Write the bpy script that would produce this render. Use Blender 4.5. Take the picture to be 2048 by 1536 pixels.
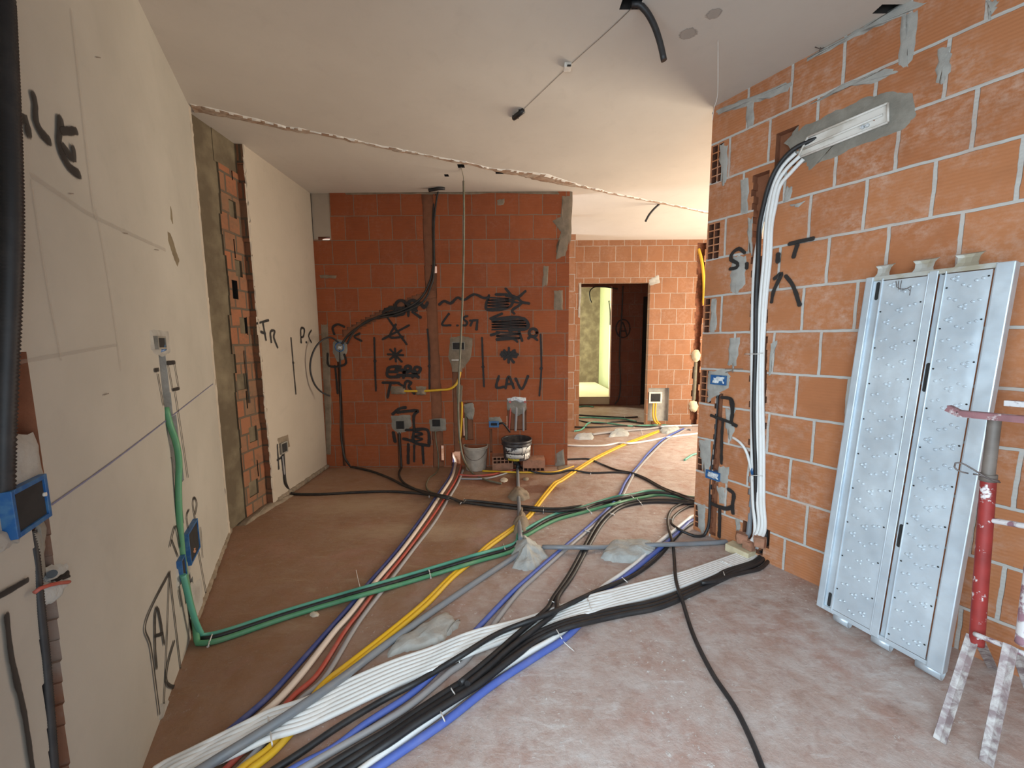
import bpy, bmesh, math, random
from mathutils import Vector, Matrix, noise

random.seed(7)
sc = bpy.context.scene
COL = sc.collection
for o in list(bpy.data.objects):
    bpy.data.objects.remove(o)

# ------------------------------------------------------------------ camera
FPX, PITCH, ROLL, HC = 783.0, math.radians(6.5), math.radians(-0.4), 1.4
CAMP = Vector((0, 0, HC))
_fw = Vector((0, math.cos(PITCH), -math.sin(PITCH)))
_up = Vector((0, math.sin(PITCH), math.cos(PITCH)))
_rt = Vector((1, 0, 0))
RT = _rt * math.cos(ROLL) + _up * math.sin(ROLL)
UP = -_rt * math.sin(ROLL) + _up * math.cos(ROLL)
FW = _fw
cam_d = bpy.data.cameras.new('camera')
cam_d.sensor_fit = 'HORIZONTAL'
cam_d.sensor_width = 36.0
cam_d.lens = 36.0 * FPX / 2048.0
cam_d.clip_start = 0.02
cam_d.clip_end = 100
cam = bpy.data.objects.new('camera', cam_d)
COL.objects.link(cam)
cam.matrix_world = Matrix(((RT.x, UP.x, -FW.x, CAMP.x), (RT.y, UP.y, -FW.y, CAMP.y),
                           (RT.z, UP.z, -FW.z, CAMP.z), (0, 0, 0, 1)))
sc.camera = cam

# ------------------------------------------------------------------ world, exposure, daylight through the openings, added rear fill
sc.view_settings.view_transform = 'Standard'
sc.view_settings.look = 'None'
sc.view_settings.gamma = 1.0
sc.view_settings.use_curve_mapping = False
sc.view_settings.exposure = -0.35
try:
    sc.cycles.use_denoising = True
    sc.cycles.max_bounces = 10
    sc.cycles.diffuse_bounces = 6
    sc.cycles.sample_clamp_indirect = 8.0
except Exception:
    pass
world = bpy.data.worlds.new('sky')
sc.world = world
world.use_nodes = True
_bg = world.node_tree.nodes['Background']
_bg.inputs[0].default_value = (0.72, 0.86, 1.0, 1)
_bg.inputs[1].default_value = 1.6


def area(name, loc, target, sx, sy, power, color):
    l = bpy.data.lights.new(name, 'AREA')
    l.shape = 'RECTANGLE'
    l.size, l.size_y = sx, sy
    l.energy = power
    l.color = color
    o = bpy.data.objects.new(name, l)
    COL.objects.link(o)
    o.location = loc
    d = Vector(target) - Vector(loc)
    o.rotation_euler = d.to_track_quat('-Z', 'Y').to_euler()
    return o


A28 = math.radians(28)
UL = Vector((math.sin(A28), -math.cos(A28), 0))          # along the left wall, towards the camera
VL = Vector((math.cos(A28), math.sin(A28), 0))           # across the room
_wc = Vector((-2.08, 2.74, 0)) + UL * 3.62 - VL * .10 + Vector((0, 0, 1.25))
_w = area('window_daylight', _wc, _wc + VL - UL * .25 + Vector((0, 0, -0.50)), 1.6, 2.3, 97, (0.72, 0.88, 1.0))
_w.data.spread = math.radians(150)
_rc = UL * 1.22 + VL * 0.75 + Vector((0, 0, 1.2))
area('rear_fill_light', _rc, _rc - UL + Vector((0, 0, -0.25)), 1.5, 2.0, 22, (0.72, 0.88, 1.0))  # added fill lamp behind the camera, lifts the near left wall
_h1 = Vector((4.05, 4.45, 1.25))
area('hall_daylight', _h1, _h1 + Vector((-1, 0, 0.15)), 2.0, 2.1, 280, (1.0, 0.86, 0.66))
_g1 = Vector((1.0, 10.2, 1.6))
area('green_room_daylight', Vector((-0.3, 10.3, 1.5)), Vector((2.2, 10.3, 1.2)), 1.2, 1.4, 330, (1.0, 1.0, 0.80))
area('back_room_daylight', Vector((-3.2, 5.0, 1.3)), Vector((0, 4.9, 1.0)), 1.0, 1.8, 260, (0.84, 0.92, 1.0))


# ------------------------------------------------------------------ pixel -> place
def ray(px, py):
    return (RT * ((px - 1024) / FPX) + UP * ((768 - py) / FPX) + FW).normalized()


class Fr:
    """A flat surface: origin, first axis (s), second axis (t), normal towards the room."""
    def __init__(self, o, u, n, w=(0, 0, 1)):
        self.o, self.u, self.n, self.w = Vector(o), Vector(u), Vector(n), Vector(w)

    def hit(self, px, py, d=0.0):
        r = ray(px, py)
        t = (self.o + self.n * d - CAMP).dot(self.n) / r.dot(self.n)
        return CAMP + r * t

    def st(self, px, py):
        p = self.hit(px, py) - self.o
        return p.dot(self.u), p.dot(self.w)

    def P(self, s, t, d=0.0):
        return self.o + self.u * s + self.w * t + self.n * d


def scale_at(p):
    return FPX / (p - CAMP).dot(FW)


A30 = math.radians(30.5)
H = 2.9
FL = Fr((-2.08, 2.74, 0), UL, VL)
FR = Fr((1.33, 2.75, 0), (math.sin(A30), -math.cos(A30), 0), (-math.cos(A30), -math.sin(A30), 0))
FB = Fr((-2.05, 4.2, 0), (1, 0, 0), (0, -1, 0))
FA = Fr((-2.05, 4.2, 0), (0, -1, 0), (1, 0, 0))
FF = Fr((0.98, 6.2, 0), (1, 0, 0), (0, -1, 0))
FG = Fr((0, 0, 0), (1, 0, 0), (0, 0, 1), (0, 1, 0))
FC = Fr((0, 0, H), (1, 0, 0), (0, 0, -1), (0, 1, 0))


def zm(x0, y0, k, pts):
    return [(x0 + p[0] * k, y0 + p[1] * k) + tuple(p[2:]) for p in pts]


ZA = lambda p: zm(300, 1050, .5371, p)      # floor, front
ZS = lambda p: zm(900, 900, .24414, p)      # floor, middle
ZT = lambda p: zm(700, 1000, .24414, p)
ZB = lambda p: zm(480, 340, .33203, p)      # back wall
ZD = lambda p: zm(480, 760, .33203, p)      # back wall foot
ZF = lambda p: zm(1120, 780, .14648, p)     # far floor
ZR = lambda p: zm(1360, 160, .3907, p)      # right wall top
ZQ = lambda p: zm(1360, 800, .2344, p)      # right wall foot
ZU = lambda p: zm(1400, 460, .24735, p)     # right wall middle
ZV = lambda p: zm(1600, 0, .21875, p)


# ------------------------------------------------------------------ materials
def newmat(name):
    m = bpy.data.materials.new(name)
    m.use_nodes = True
    nt = m.node_tree
    b = nt.nodes['Principled BSDF']
    return m, nt, b


class N:
    def __init__(self, nt):
        self.nt = nt

    def n(self, t, **kw):
        x = self.nt.nodes.new(t)
        for k, v in kw.items():
            setattr(x, k, v)
        return x

    def l(self, a, b):
        self.nt.links.new(a, b)

    def val(self, sock, v):
        if hasattr(v, 'is_output') or isinstance(v, bpy.types.NodeSocket):
            self.l(v, sock)
        else:
            sock.default_value = v

    def math(self, op, a, b=0.0, clamp=False):
        x = self.n('ShaderNodeMath', operation=op)
        x.use_clamp = clamp
        self.val(x.inputs[0], a)
        self.val(x.inputs[1], b)
        return x.outputs[0]

    def noise(self, vec, scale, detail=4, rough=.55, dist=0.0):
        x = self.n('ShaderNodeTexNoise')
        self.l(vec, x.inputs['Vector'])
        x.inputs['Scale'].default_value = scale
        x.inputs['Detail'].default_value = detail
        x.inputs['Roughness'].default_value = rough
        x.inputs['Distortion'].default_value = dist
        return x.outputs['Fac']

    def ramp(self, fac, a, b):
        x = self.n('ShaderNodeMapRange')
        self.l(fac, x.inputs[0])
        x.inputs[1].default_value = a
        x.inputs[2].default_value = b
        x.clamp = True
        return x.outputs[0]

    def mix(self, f, a, b):
        x = self.n('ShaderNodeMix', data_type='RGBA')
        self.val(x.inputs[0], f)
        for i, v in ((6, a), (7, b)):
            if isinstance(v, tuple):
                x.inputs[i].default_value = (v[0], v[1], v[2], 1)
            else:
                self.l(v, x.inputs[i])
        return x.outputs[2]

    def bump(self, h, strength, dist, b):
        x = self.n('ShaderNodeBump')
        x.inputs['Strength'].default_value = strength
        x.inputs['Distance'].default_value = dist
        self.l(h, x.inputs['Height'])
        self.l(x.outputs[0], b.inputs['Normal'])
        return x

    def obj(self):
        return self.n('ShaderNodeTexCoord').outputs['Object']

    def uv(self):
        return self.n('ShaderNodeTexCoord').outputs['UV']

    def mapped(self, vec, scale=(1, 1, 1), loc=(0, 0, 0), rot=(0, 0, 0)):
        x = self.n('ShaderNodeMapping')
        self.l(vec, x.inputs[0])
        x.inputs['Scale'].default_value = scale
        x.inputs['Location'].default_value = loc
        x.inputs['Rotation'].default_value = rot
        return x.outputs[0]


def plain(name, c, rough=.6, metal=0.0, noise_amt=.12, scale=30, c2=None, lo=.45, hi=.6, bump=0.0):
    """One colour with a little blotchy dirt of a second colour."""
    m, nt, b = newmat(name)
    g = N(nt)
    v = g.obj()
    f = g.ramp(g.noise(v, scale, 5), lo, hi)
    c2 = c2 or tuple(max(0, x * (1 - noise_amt * 2)) for x in c)
    g.l(g.mix(f, c, c2), b.inputs['Base Color'])
    b.inputs['Roughness'].default_value = rough
    b.inputs['Metallic'].default_value = metal
    if bump:
        g.bump(g.noise(v, scale * 2, 6), bump, .01, b)
    return m


def brick(name, bw, bh, off, loc, c1, c2, mortar, msize, pale=.25, rib=True, palec=(.55, .42, .36)):
    m, nt, b = newmat(name)
    g = N(nt)
    uv = g.uv()
    wob = g.noise(uv, 9, 3)
    vm = g.n('ShaderNodeVectorMath', operation='ADD')
    g.l(uv, vm.inputs[0])
    cmb = g.n('ShaderNodeCombineXYZ')
    d = g.math('MULTIPLY', g.math('SUBTRACT', wob, .5), .012)
    g.l(d, cmb.inputs[0])
    g.l(d, cmb.inputs[1])
    g.l(cmb.outputs[0], vm.inputs[1])
    v = g.mapped(vm.outputs[0], loc=(loc[0], loc[1], 0))
    bt = g.n('ShaderNodeTexBrick', offset=off, offset_frequency=2, squash=1.0)
    g.l(v, bt.inputs['Vector'])
    bt.inputs['Color1'].default_value = (*c1, 1)
    bt.inputs['Color2'].default_value = (*c2, 1)
    bt.inputs['Mortar'].default_value = (*mortar, 1)
    bt.inputs['Scale'].default_value = 1.0
    bt.inputs['Mortar Size'].default_value = msize
    bt.inputs['Mortar Smooth'].default_value = .25
    bt.inputs['Bias'].default_value = 0
    bt.inputs['Brick Width'].default_value = bw
    bt.inputs['Row Height'].default_value = bh
    col = bt.outputs['Color']
    # pale dust and efflorescence in shapes of its own
    n1 = g.ramp(g.noise(uv, 3.2, 6, .65), .42, .66)
    n2 = g.ramp(g.noise(uv, 26, 5, .7), .42, .66)
    f = g.math('MULTIPLY', g.math('MULTIPLY', n1, n2), pale)
    col = g.mix(f, col, palec)
    dk = g.math('MULTIPLY', g.ramp(g.noise(uv, 5.5, 4), .5, .75), .35)
    col = g.mix(dk, col, tuple(x * .55 for x in c1))
    g.l(col, b.inputs['Base Color'])
    b.inputs['Roughness'].default_value = .85
    h = g.math('MULTIPLY', bt.outputs['Fac'], -1.0)
    if rib:
        sp = g.n('ShaderNodeSeparateXYZ')
        g.l(uv, sp.inputs[0])
        w = g.math('SINE', g.math('MULTIPLY', sp.outputs[1], 2 * math.pi / .016))
        h = g.math('ADD', h, g.math('MULTIPLY', w, .10))
    h = g.math('ADD', h, g.math('MULTIPLY', g.noise(uv, 60, 4), .25))
    g.bump(h, .7, .006, b)
    return m


def plaster(name, c, c2, bump=.15, scale=1.6):
    m, nt, b = newmat(name)
    g = N(nt)
    v = g.obj()
    f = g.ramp(g.noise(v, scale, 6, .6), .35, .7)
    col = g.mix(f, c, c2)
    sm = g.math('MULTIPLY', g.ramp(g.noise(v, 7, 5, .65, .6), .55, .8), .22)
    col = g.mix(sm, col, tuple(x * .75 for x in c2))
    g.l(col, b.inputs['Base Color'])
    b.inputs['Roughness'].default_value = .9
    g.bump(g.noise(v, 40, 6, .7), bump, .004, b)
    return m


M = {}
TC1, TC2 = (.345, .090, .027), (.285, .070, .020)
MORT = (.40, .385, .35)
M['brick_right'] = brick('brick_right', .237, .2465, .42, (.009, .045), (.47, .185, .075), (.40, .145, .055), (.50, .485, .45), .008, .75, True, (.60, .41, .31))
M['brick_back'] = brick('brick_back', .2425, .2418, .40, (.048, -.013), TC1, TC2, (.24, .16, .11), .0045, .10)
M['brick_far'] = brick('brick_far', .2425, .2385, .45, (.10, .05), (.285, .125, .058), (.25, .11, .05), (.38, .33, .28), .0045, .2)
M['brick_old'] = brick('brick_old', .125, .14, .5, (.02, .03), (.30, .105, .045), (.20, .11, .06), (.10, .075, .05), .009, 1.0, False, (.12, .085, .05))
M['brick_core'] = plain('brick_core', (.30, .115, .055), .9, c2=(.22, .085, .04), scale=16, lo=.35, hi=.75, bump=.4)
M['chase'] = plain('chase', (.30, .225, .18), .95, c2=(.25, .115, .065), scale=7, lo=.40, hi=.62, bump=.6)
M['brick_piece'] = plain('brick_piece', (.40, .19, .115), .9, c2=(.30, .15, .09), scale=18, bump=.3)
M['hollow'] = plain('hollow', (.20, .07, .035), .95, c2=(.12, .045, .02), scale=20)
M['plaster_left'] = plaster('plaster_left', (.44, .41, .355), (.38, .352, .302))
M['plaster_alcove'] = plaster('plaster_alcove', (.47, .40, .32), (.42, .355, .28))
M['plaster_white'] = plaster('plaster_white', (.78, .75, .70), (.70, .68, .63))
M['ceiling'] = plaster('ceiling', (.60, .55, .485), (.55, .50, .44), .08)
M['mortar'] = plain('mortar', MORT, .95, c2=(.30, .285, .255), scale=14, lo=.4, hi=.7, bump=.5)
M['mortar_wet'] = plain('mortar_wet', (.22, .20, .165), .95, c2=(.30, .275, .23), scale=14, lo=.4, hi=.7, bump=.5)
M['mortar_brown'] = plain('mortar_brown', (.26, .20, .14), .95, c2=(.18, .14, .095), scale=14, lo=.4, hi=.7, bump=.5)
M['mortar_pale'] = plain('mortar_pale', (.44, .45, .43), .95, c2=(.36, .365, .35), scale=25, lo=.4, hi=.7, bump=.6)
M['concrete'] = plain('concrete', (.105, .078, .047), .95, c2=(.20, .16, .10), scale=5, lo=.42, hi=.72, bump=.8)
M['scar'] = plain('scar', (.30, .19, .125), .95, c2=(.40, .32, .25), scale=12, lo=.4, hi=.65, bump=.6)
M['dark_hole'] = plain('dark_hole', (.02, .016, .013), 1)


def floor_mat():
    m, nt, b = newmat('floor_screed')
    g = N(nt)
    v = g.obj()
    # browner and darker over the left of the room, pale plaster has been trodden over the right
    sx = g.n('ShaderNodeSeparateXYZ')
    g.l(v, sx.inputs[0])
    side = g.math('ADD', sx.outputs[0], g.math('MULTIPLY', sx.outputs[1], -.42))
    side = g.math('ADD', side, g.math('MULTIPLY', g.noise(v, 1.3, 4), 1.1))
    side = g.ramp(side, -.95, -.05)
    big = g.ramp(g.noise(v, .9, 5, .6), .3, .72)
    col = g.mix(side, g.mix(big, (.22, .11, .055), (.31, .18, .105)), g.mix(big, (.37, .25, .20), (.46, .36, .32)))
    red = g.ramp(g.noise(v, 2.6, 5, .6, .4), .5, .72)
    col = g.mix(g.math('MULTIPLY', red, .6), col, (.36, .17, .12))
    # trodden plaster: pale smears, scuffs and flecks
    mot = g.ramp(g.noise(v, 7.5, 7, .72, .35), .40, .66)
    col = g.mix(g.math('MULTIPLY', mot, g.math('ADD', g.math('MULTIPLY', side, .66), .10)), col, (.52, .46, .43))
    mo2 = g.ramp(g.noise(v, 13, 6, .7, .2), .52, .70)
    col = g.mix(g.math('MULTIPLY', mo2, .42), col, (.255, .125, .09))
    vs = g.mapped(v, (2.2, 7, 1), rot=(0, 0, .6))
    sm = g.math('MULTIPLY', g.ramp(g.noise(vs, 2.6, 8, .72, .5), .50, .68), g.ramp(g.noise(v, 1.1, 2), .36, .6))
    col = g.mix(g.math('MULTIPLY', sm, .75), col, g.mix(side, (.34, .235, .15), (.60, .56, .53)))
    vd = g.mapped(v, (3, 9, 1), rot=(0, 0, -.35))
    sd = g.ramp(g.noise(vd, 2.2, 8, .74, .6), .56, .70)
    col = g.mix(g.math('MULTIPLY', g.math('MULTIPLY', sd, .6), side), col, (.58, .55, .53))
    sp = g.ramp(g.noise(v, 38, 6, .75, .3), .585, .65)
    spz = g.ramp(g.noise(v, 2.1, 4), .44, .60)
    col = g.mix(g.math('MULTIPLY', g.math('MULTIPLY', sp, spz), g.math('ADD', g.math('MULTIPLY', side, .7), .25)), col, (.72, .70, .67))
    dk = g.ramp(g.noise(v, 5, 6, .7), .60, .76)
    col = g.mix(g.math('MULTIPLY', dk, .5), col, (.17, .09, .055))
    # pale dust swept along the left of the room
    for (cx, cy, rx, ry) in ((-1.35, 3.2, .95, .30), (-.7, 2.75, .8, .22)):
        mp = g.mapped(v, (1 / rx, 1 / ry, 0), loc=(-cx / rx, -cy / ry, 0))
        ln = g.n('ShaderNodeVectorMath', operation='LENGTH')
        g.l(mp, ln.inputs[0])
        vq = g.mapped(v, (2.5, 8, 1))
        dd_ = g.math('ADD', ln.outputs['Value'], g.math('MULTIPLY', g.noise(vq, 2.5, 7, .7, .4), 1.5))
        st_ = g.math('SUBTRACT', 1.0, g.ramp(dd_, .9, 1.6))
        col = g.mix(g.math('MULTIPLY', st_, .75), col, (.40, .285, .185))
    # damp red-brown stains before the back wall
    for (cx, cy, rx, ry) in ((-.15, 3.75, .55, .22), (.25, 3.55, .35, .16)):
        mp = g.mapped(v, (1 / rx, 1 / ry, 0), loc=(-cx / rx, -cy / ry, 0))
        ln = g.n('ShaderNodeVectorMath', operation='LENGTH')
        g.l(mp, ln.inputs[0])
        dd_ = g.math('ADD', ln.outputs['Value'], g.math('MULTIPLY', g.noise(v, 9, 5, .7), 1.1))
        st_ = g.math('SUBTRACT', 1.0, g.ramp(dd_, 1.0, 1.35))
        col = g.mix(g.math('MULTIPLY', st_, .7), col, (.15, .05, .025))
    g.l(col, b.inputs['Base Color'])
    rf = g.ramp(g.noise(v, 3, 3), .3, .7)
    g.l(g.math('ADD', g.math('MULTIPLY', rf, .25), .5), b.inputs['Roughness'])
    h = g.math('ADD', g.noise(v, 35, 6, .7), g.math('MULTIPLY', sp, .4))
    g.bump(h, .5, .008, b)
    return m


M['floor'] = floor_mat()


def tube_mat(name, c, rough=.45, pitch=None, dust=.35, dustc=(.42, .36, .30)):
    m, nt, b = newmat(name)
    g = N(nt)
    v = g.obj()
    f = g.math('MULTIPLY', g.ramp(g.noise(v, 11, 6, .7), .45, .75), dust)
    g.l(g.mix(f, c, dustc), b.inputs['Base Color'])
    b.inputs['Roughness'].default_value = rough
    if pitch:
        sp = g.n('ShaderNodeSeparateXYZ')
        g.l(g.uv(), sp.inputs[0])
        w = g.math('SINE', g.math('MULTIPLY', sp.outputs[0], 2 * math.pi / pitch))
        g.bump(w, .35, .002, b)
    return m


M['black'] = tube_mat('conduit_black', (.018, .017, .018), .5, None, .12, (.20, .17, .15))
M['black_dusty'] = tube_mat('conduit_black_dusty', (.022, .019, .017), .6, None, .3, (.16, .11, .075))
M['white'] = tube_mat('pipe_white', (.80, .80, .78), .45, None, .28, (.60, .54, .46))
M['beige'] = tube_mat('pipe_beige', (.66, .54, .44), .5, None, .3, (.5, .38, .28))
M['blue'] = tube_mat('conduit_blue', (.075, .125, .42), .5, None, .25, (.30, .28, .34))
M['navy'] = tube_mat('conduit_navy', (.045, .06, .19), .55, None, .2)
M['red'] = tube_mat('conduit_red', (.42, .065, .04), .5, None, .25)
M['grey'] = tube_mat('conduit_grey', (.30, .285, .285), .5, None, .3)
M['pvc'] = tube_mat('pipe_grey', (.20, .215, .235), .4, None, .4, (.33, .28, .23))
M['yellow'] = tube_mat('conduit_yellow', (.72, .42, .015), .5, None, .2)
M['green'] = tube_mat('conduit_green', (.075, .255, .125), .5, None, .2)
M['mint'] = tube_mat('conduit_mint', (.09, .33, .235), .5, None, .15)
M['olive'] = tube_mat('cable_olive', (.13, .115, .07), .6, None, .3)
M['tie'] = plain('tie_nylon', (.78, .76, .72), .4, noise_amt=.1)
M['blue_box'] = plain('blue_box', (.018, .10, .28), .4, c2=(.05, .15, .30), scale=40)
M['white_plastic'] = plain('white_plastic', (.76, .72, .66), .4, c2=(.60, .55, .48), scale=12)
M['film'] = plain('film', (.80, .82, .82), .3, c2=(.5, .55, .6), scale=50, bump=1.0)


def galv():
    m, nt, b = newmat('galvanised')
    g = N(nt)
    v = g.obj()
    vo = g.n('ShaderNodeTexVoronoi')
    g.l(v, vo.inputs['Vector'])
    vo.inputs['Scale'].default_value = 70
    f = g.noise(v, 6, 5)
    col = g.mix(g.ramp(f, .3, .7), (.47, .54, .60), (.62, .69, .74))
    sp = g.n('ShaderNodeSeparateColor')
    g.l(vo.outputs['Color'], sp.inputs[0])
    col = g.mix(g.math('MULTIPLY', sp.outputs[0], .25), col, (.52, .55, .57))
    g.l(col, b.inputs['Base Color'])
    b.inputs['Metallic'].default_value = .4
    g.l(g.math('ADD', g.math('MULTIPLY', f, .2), .30), b.inputs['Roughness'])
    g.bump(g.noise(v, 7, 2), .25, .02, b)
    return m


M['galv'] = galv()
M['galv_old'] = plain('galv_old', (.50, .50, .46), .55, .4, c2=(.40, .36, .27), scale=14)
M['slot'] = plain('slot', (.025, .023, .022), .9)


def splatter(name, c, c2, lo=.56, hi=.62, rough=.55, scale=28):
    m, nt, b = newmat(name)
    g = N(nt)
    v = g.obj()
    f = g.ramp(g.noise(v, scale, 5, .6, .4), lo, hi)
    base = g.mix(g.ramp(g.noise(v, 9, 4), .35, .7), c, tuple(x * .6 for x in c))
    g.l(g.mix(f, base, c2), b.inputs['Base Color'])
    b.inputs['Roughness'].default_value = rough
    g.bump(f, .4, .004, b)
    return m


M['red_paint'] = splatter('red_paint', (.34, .035, .03), (.74, .70, .70), .60, .66)
M['white_splat'] = splatter('white_splat', (.36, .20, .24), (.70, .68, .68), .42, .52)
M['bar_paint'] = splatter('bar_paint', (.33, .15, .16), (.62, .56, .55), .55, .65)
M['rust'] = splatter('rust', (.20, .165, .14), (.40, .37, .33), .62, .72)
M['leg_paint'] = splatter('leg_paint', (.27, .20, .20), (.46, .43, .41), .40, .60)
M['bucket'] = splatter('bucket_plastic', (.52, .45, .37), (.34, .25, .18), .55, .7, .5, 12)
M['bucket_in'] = plain('bucket_in', (.10, .07, .05), .8)
M['tub'] = plain('tub_black', (.03, .027, .03), .45, c2=(.07, .06, .055), scale=18)
M['tub_label'] = splatter('tub_label', (.70, .66, .60), (.04, .035, .04), .54, .58, .5, 20)
M['yellow_label'] = splatter('yellow_label', (.62, .46, .03), (.04, .035, .04), .6, .66, .5, 20)
M['wood'] = plain('wood', (.62, .54, .36), .8, c2=(.5, .42, .27), scale=9)
M['chip'] = plain('chip', (.62, .52, .40), .9, c2=(.5, .42, .32), scale=20)
M['wire'] = plain('wire', (.16, .13, .12), .5, .5)
M['green_wall'] = plaster('green_wall', (.62, .65, .46), (.56, .60, .42))
M['green_floor'] = plaster('green_floor', (.58, .50, .33), (.48, .40, .25))
M['brick_shaded'] = brick('brick_shaded', .2425, .2385, .45, (.1, .05), (.15, .05, .027), (.13, .042, .022), (.12, .08, .06), .005, .1)  # far brick darkened, the corridor's shade put into its colour


def spray(name, c, op=.93):
    m, nt, b = newmat(name)
    g = N(nt)
    a = g.n('ShaderNodeAttribute', attribute_name='cover')
    v = g.obj()
    f = g.math('ADD', a.outputs['Fac'], g.math('MULTIPLY', g.math('SUBTRACT', g.noise(v, 45, 4), .5), .7))
    f = g.ramp(f, .28, .62)
    b.inputs['Base Color'].default_value = (*c, 1)
    b.inputs['Roughness'].default_value = .7
    g.l(g.math('MULTIPLY', f, op), b.inputs['Alpha'])
    return m


M['spray_black'] = spray('spray_black', (.017, .015, .014))
M['chalk_blue'] = spray('chalk_blue', (.16, .16, .26))
M['pencil'] = spray('pencil', (.40, .36, .32))
M['faint'] = spray('faint', (.40, .36, .31), .22)
M['soot'] = spray('soot', (.20, .16, .13))


# ------------------------------------------------------------------ mesh helpers
def link(name, bm, mats, parent=None, smooth=False):
    me = bpy.data.meshes.new(name)
    bm.to_mesh(me)
    bm.free()
    for m in (mats if isinstance(mats, (list, tuple)) else [mats]):
        me.materials.append(M[m] if isinstance(m, str) else m)
    if smooth:
        me.polygons.foreach_set('use_smooth', [True] * len(me.polygons))
    o = bpy.data.objects.new(name, me)
    COL.objects.link(o)
    if parent is not None:
        o.parent = parent
        o.matrix_parent_inverse = Matrix.Translation(parent.location).inverted() if not parent.rotation_euler[2] else parent.matrix_basis.inverted()
    return o


def tag(o, label, cat, group=None, kind=None):
    o['label'] = label
    o['category'] = cat
    if group:
        o['group'] = group
    if kind:
        o['kind'] = kind
    return o


def thing(name, label, cat, loc, group=None):
    o = bpy.data.objects.new(name, None)
    o.empty_display_size = .05
    COL.objects.link(o)
    o.location = loc
    return tag(o, label, cat, group)


def quad(bm, pts, uvs=None, mi=0):
    f = bm.faces.new([bm.verts.new(p) for p in pts])
    f.material_index = mi
    if uvs:
        l = bm.loops.layers.uv.verify()
        for lp, u in zip(f.loops, uvs):
            lp[l].uv = u
    return f


def box(bm, c, ax, ay, az, hx, hy, hz, mi=0, bev=0.0):
    """Box by centre, three unit axes and half sizes."""
    c = Vector(c)
    vs = []
    for sx in (-1, 1):
        for sy in (-1, 1):
            for sz in (-1, 1):
                vs.append(bm.verts.new(c + ax * hx * sx + ay * hy * sy + az * hz * sz))
    fs = []
    for ids in ((0, 1, 3, 2), (4, 6, 7, 5), (0, 4, 5, 1), (2, 3, 7, 6), (0, 2, 6, 4), (1, 5, 7, 3)):
        f = bm.faces.new([vs[i] for i in ids])
        f.material_index = mi
        fs.append(f)
    if bev:
        es = list({e for f in fs for e in f.edges})
        r = bmesh.ops.bevel(bm, geom=es, offset=bev, segments=2, affect='EDGES', profile=.6)
        for f in r['faces']:
            f.material_index = mi
    return vs


X, Y, Zv = Vector((1, 0, 0)), Vector((0, 1, 0)), Vector((0, 0, 1))


def catmull(pts, step):
    """Smooth path through points (tuples of any length), spaced by about step in the first three numbers."""
    n = len(pts)
    if n < 2:
        return list(pts)
    k = len(pts[0])
    out = []
    for i in range(n - 1):
        p0, p1, p2, p3 = pts[max(0, i - 1)], pts[i], pts[i + 1], pts[min(n - 1, i + 2)]
        d = math.sqrt(sum((a - b) ** 2 for a, b in zip(p1[:3], p2[:3])))
        m = max(1, int(d / step))
        for j in range(m):
            t = j / m
            out.append(tuple(.5 * (2 * p1[q] + (p2[q] - p0[q]) * t + (2 * p0[q] - 5 * p1[q] + 4 * p2[q] - p3[q]) * t * t +
                                   (3 * p1[q] - p0[q] - 3 * p2[q] + p3[q]) * t ** 3) for q in range(k)))
    out.append(tuple(pts[-1]))
    return out


def tube_bm(bm, pts, r, seg=10, mi=0, cap=True, ridge=0.0):
    pts = [Vector(p) for p in pts]
    uvl = bm.loops.layers.uv.verify()
    up = None
    rings = []
    ln = 0.0
    lens = []
    for i, p in enumerate(pts):
        t = (pts[min(i + 1, len(pts) - 1)] - pts[max(i - 1, 0)])
        if t.length < 1e-9:
            t = Vector((0, 0, 1))
        t.normalize()
        if up is None:
            up = t.orthogonal().normalized()
        up = (up - t * up.dot(t))
        if up.length < 1e-6:
            up = t.orthogonal()
        up.normalize()
        sd = t.cross(up)
        if i:
            ln += (p - pts[i - 1]).length
        lens.append(ln)
        rr = (r[i] if isinstance(r, (list, tuple)) else r) + (ridge if i % 2 else 0)
        rings.append([bm.verts.new(p + (up * math.cos(a) + sd * math.sin(a)) * rr) for a in
                      [2 * math.pi * j / seg for j in range(seg)]])
    for i in range(len(rings) - 1):
        for j in range(seg):
            f = bm.faces.new((rings[i][j], rings[i][(j + 1) % seg], rings[i + 1][(j + 1) % seg], rings[i + 1][j]))
            f.material_index = mi
            f.smooth = True
            for lp, u in zip(f.loops, ((lens[i], j / seg), (lens[i], (j + 1) / seg), (lens[i + 1], (j + 1) / seg), (lens[i + 1], j / seg))):
                lp[uvl].uv = u
    if cap:
        f = bm.faces.new(rings[0][::-1])
        f.material_index = mi
        f = bm.faces.new(rings[-1])
        f.material_index = mi
    return bm


def tube(name, pts, r, mat, parent=None, seg=10, step=.02, ridge=0.0):
    bm = bmesh.new()
    tube_bm(bm, [p[:3] for p in catmull([tuple(p) for p in pts], step)], r, seg, ridge=ridge)
    return link(name, bm, mat, parent)


def fac(n, m):
    return random.uniform(n, m)


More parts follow.
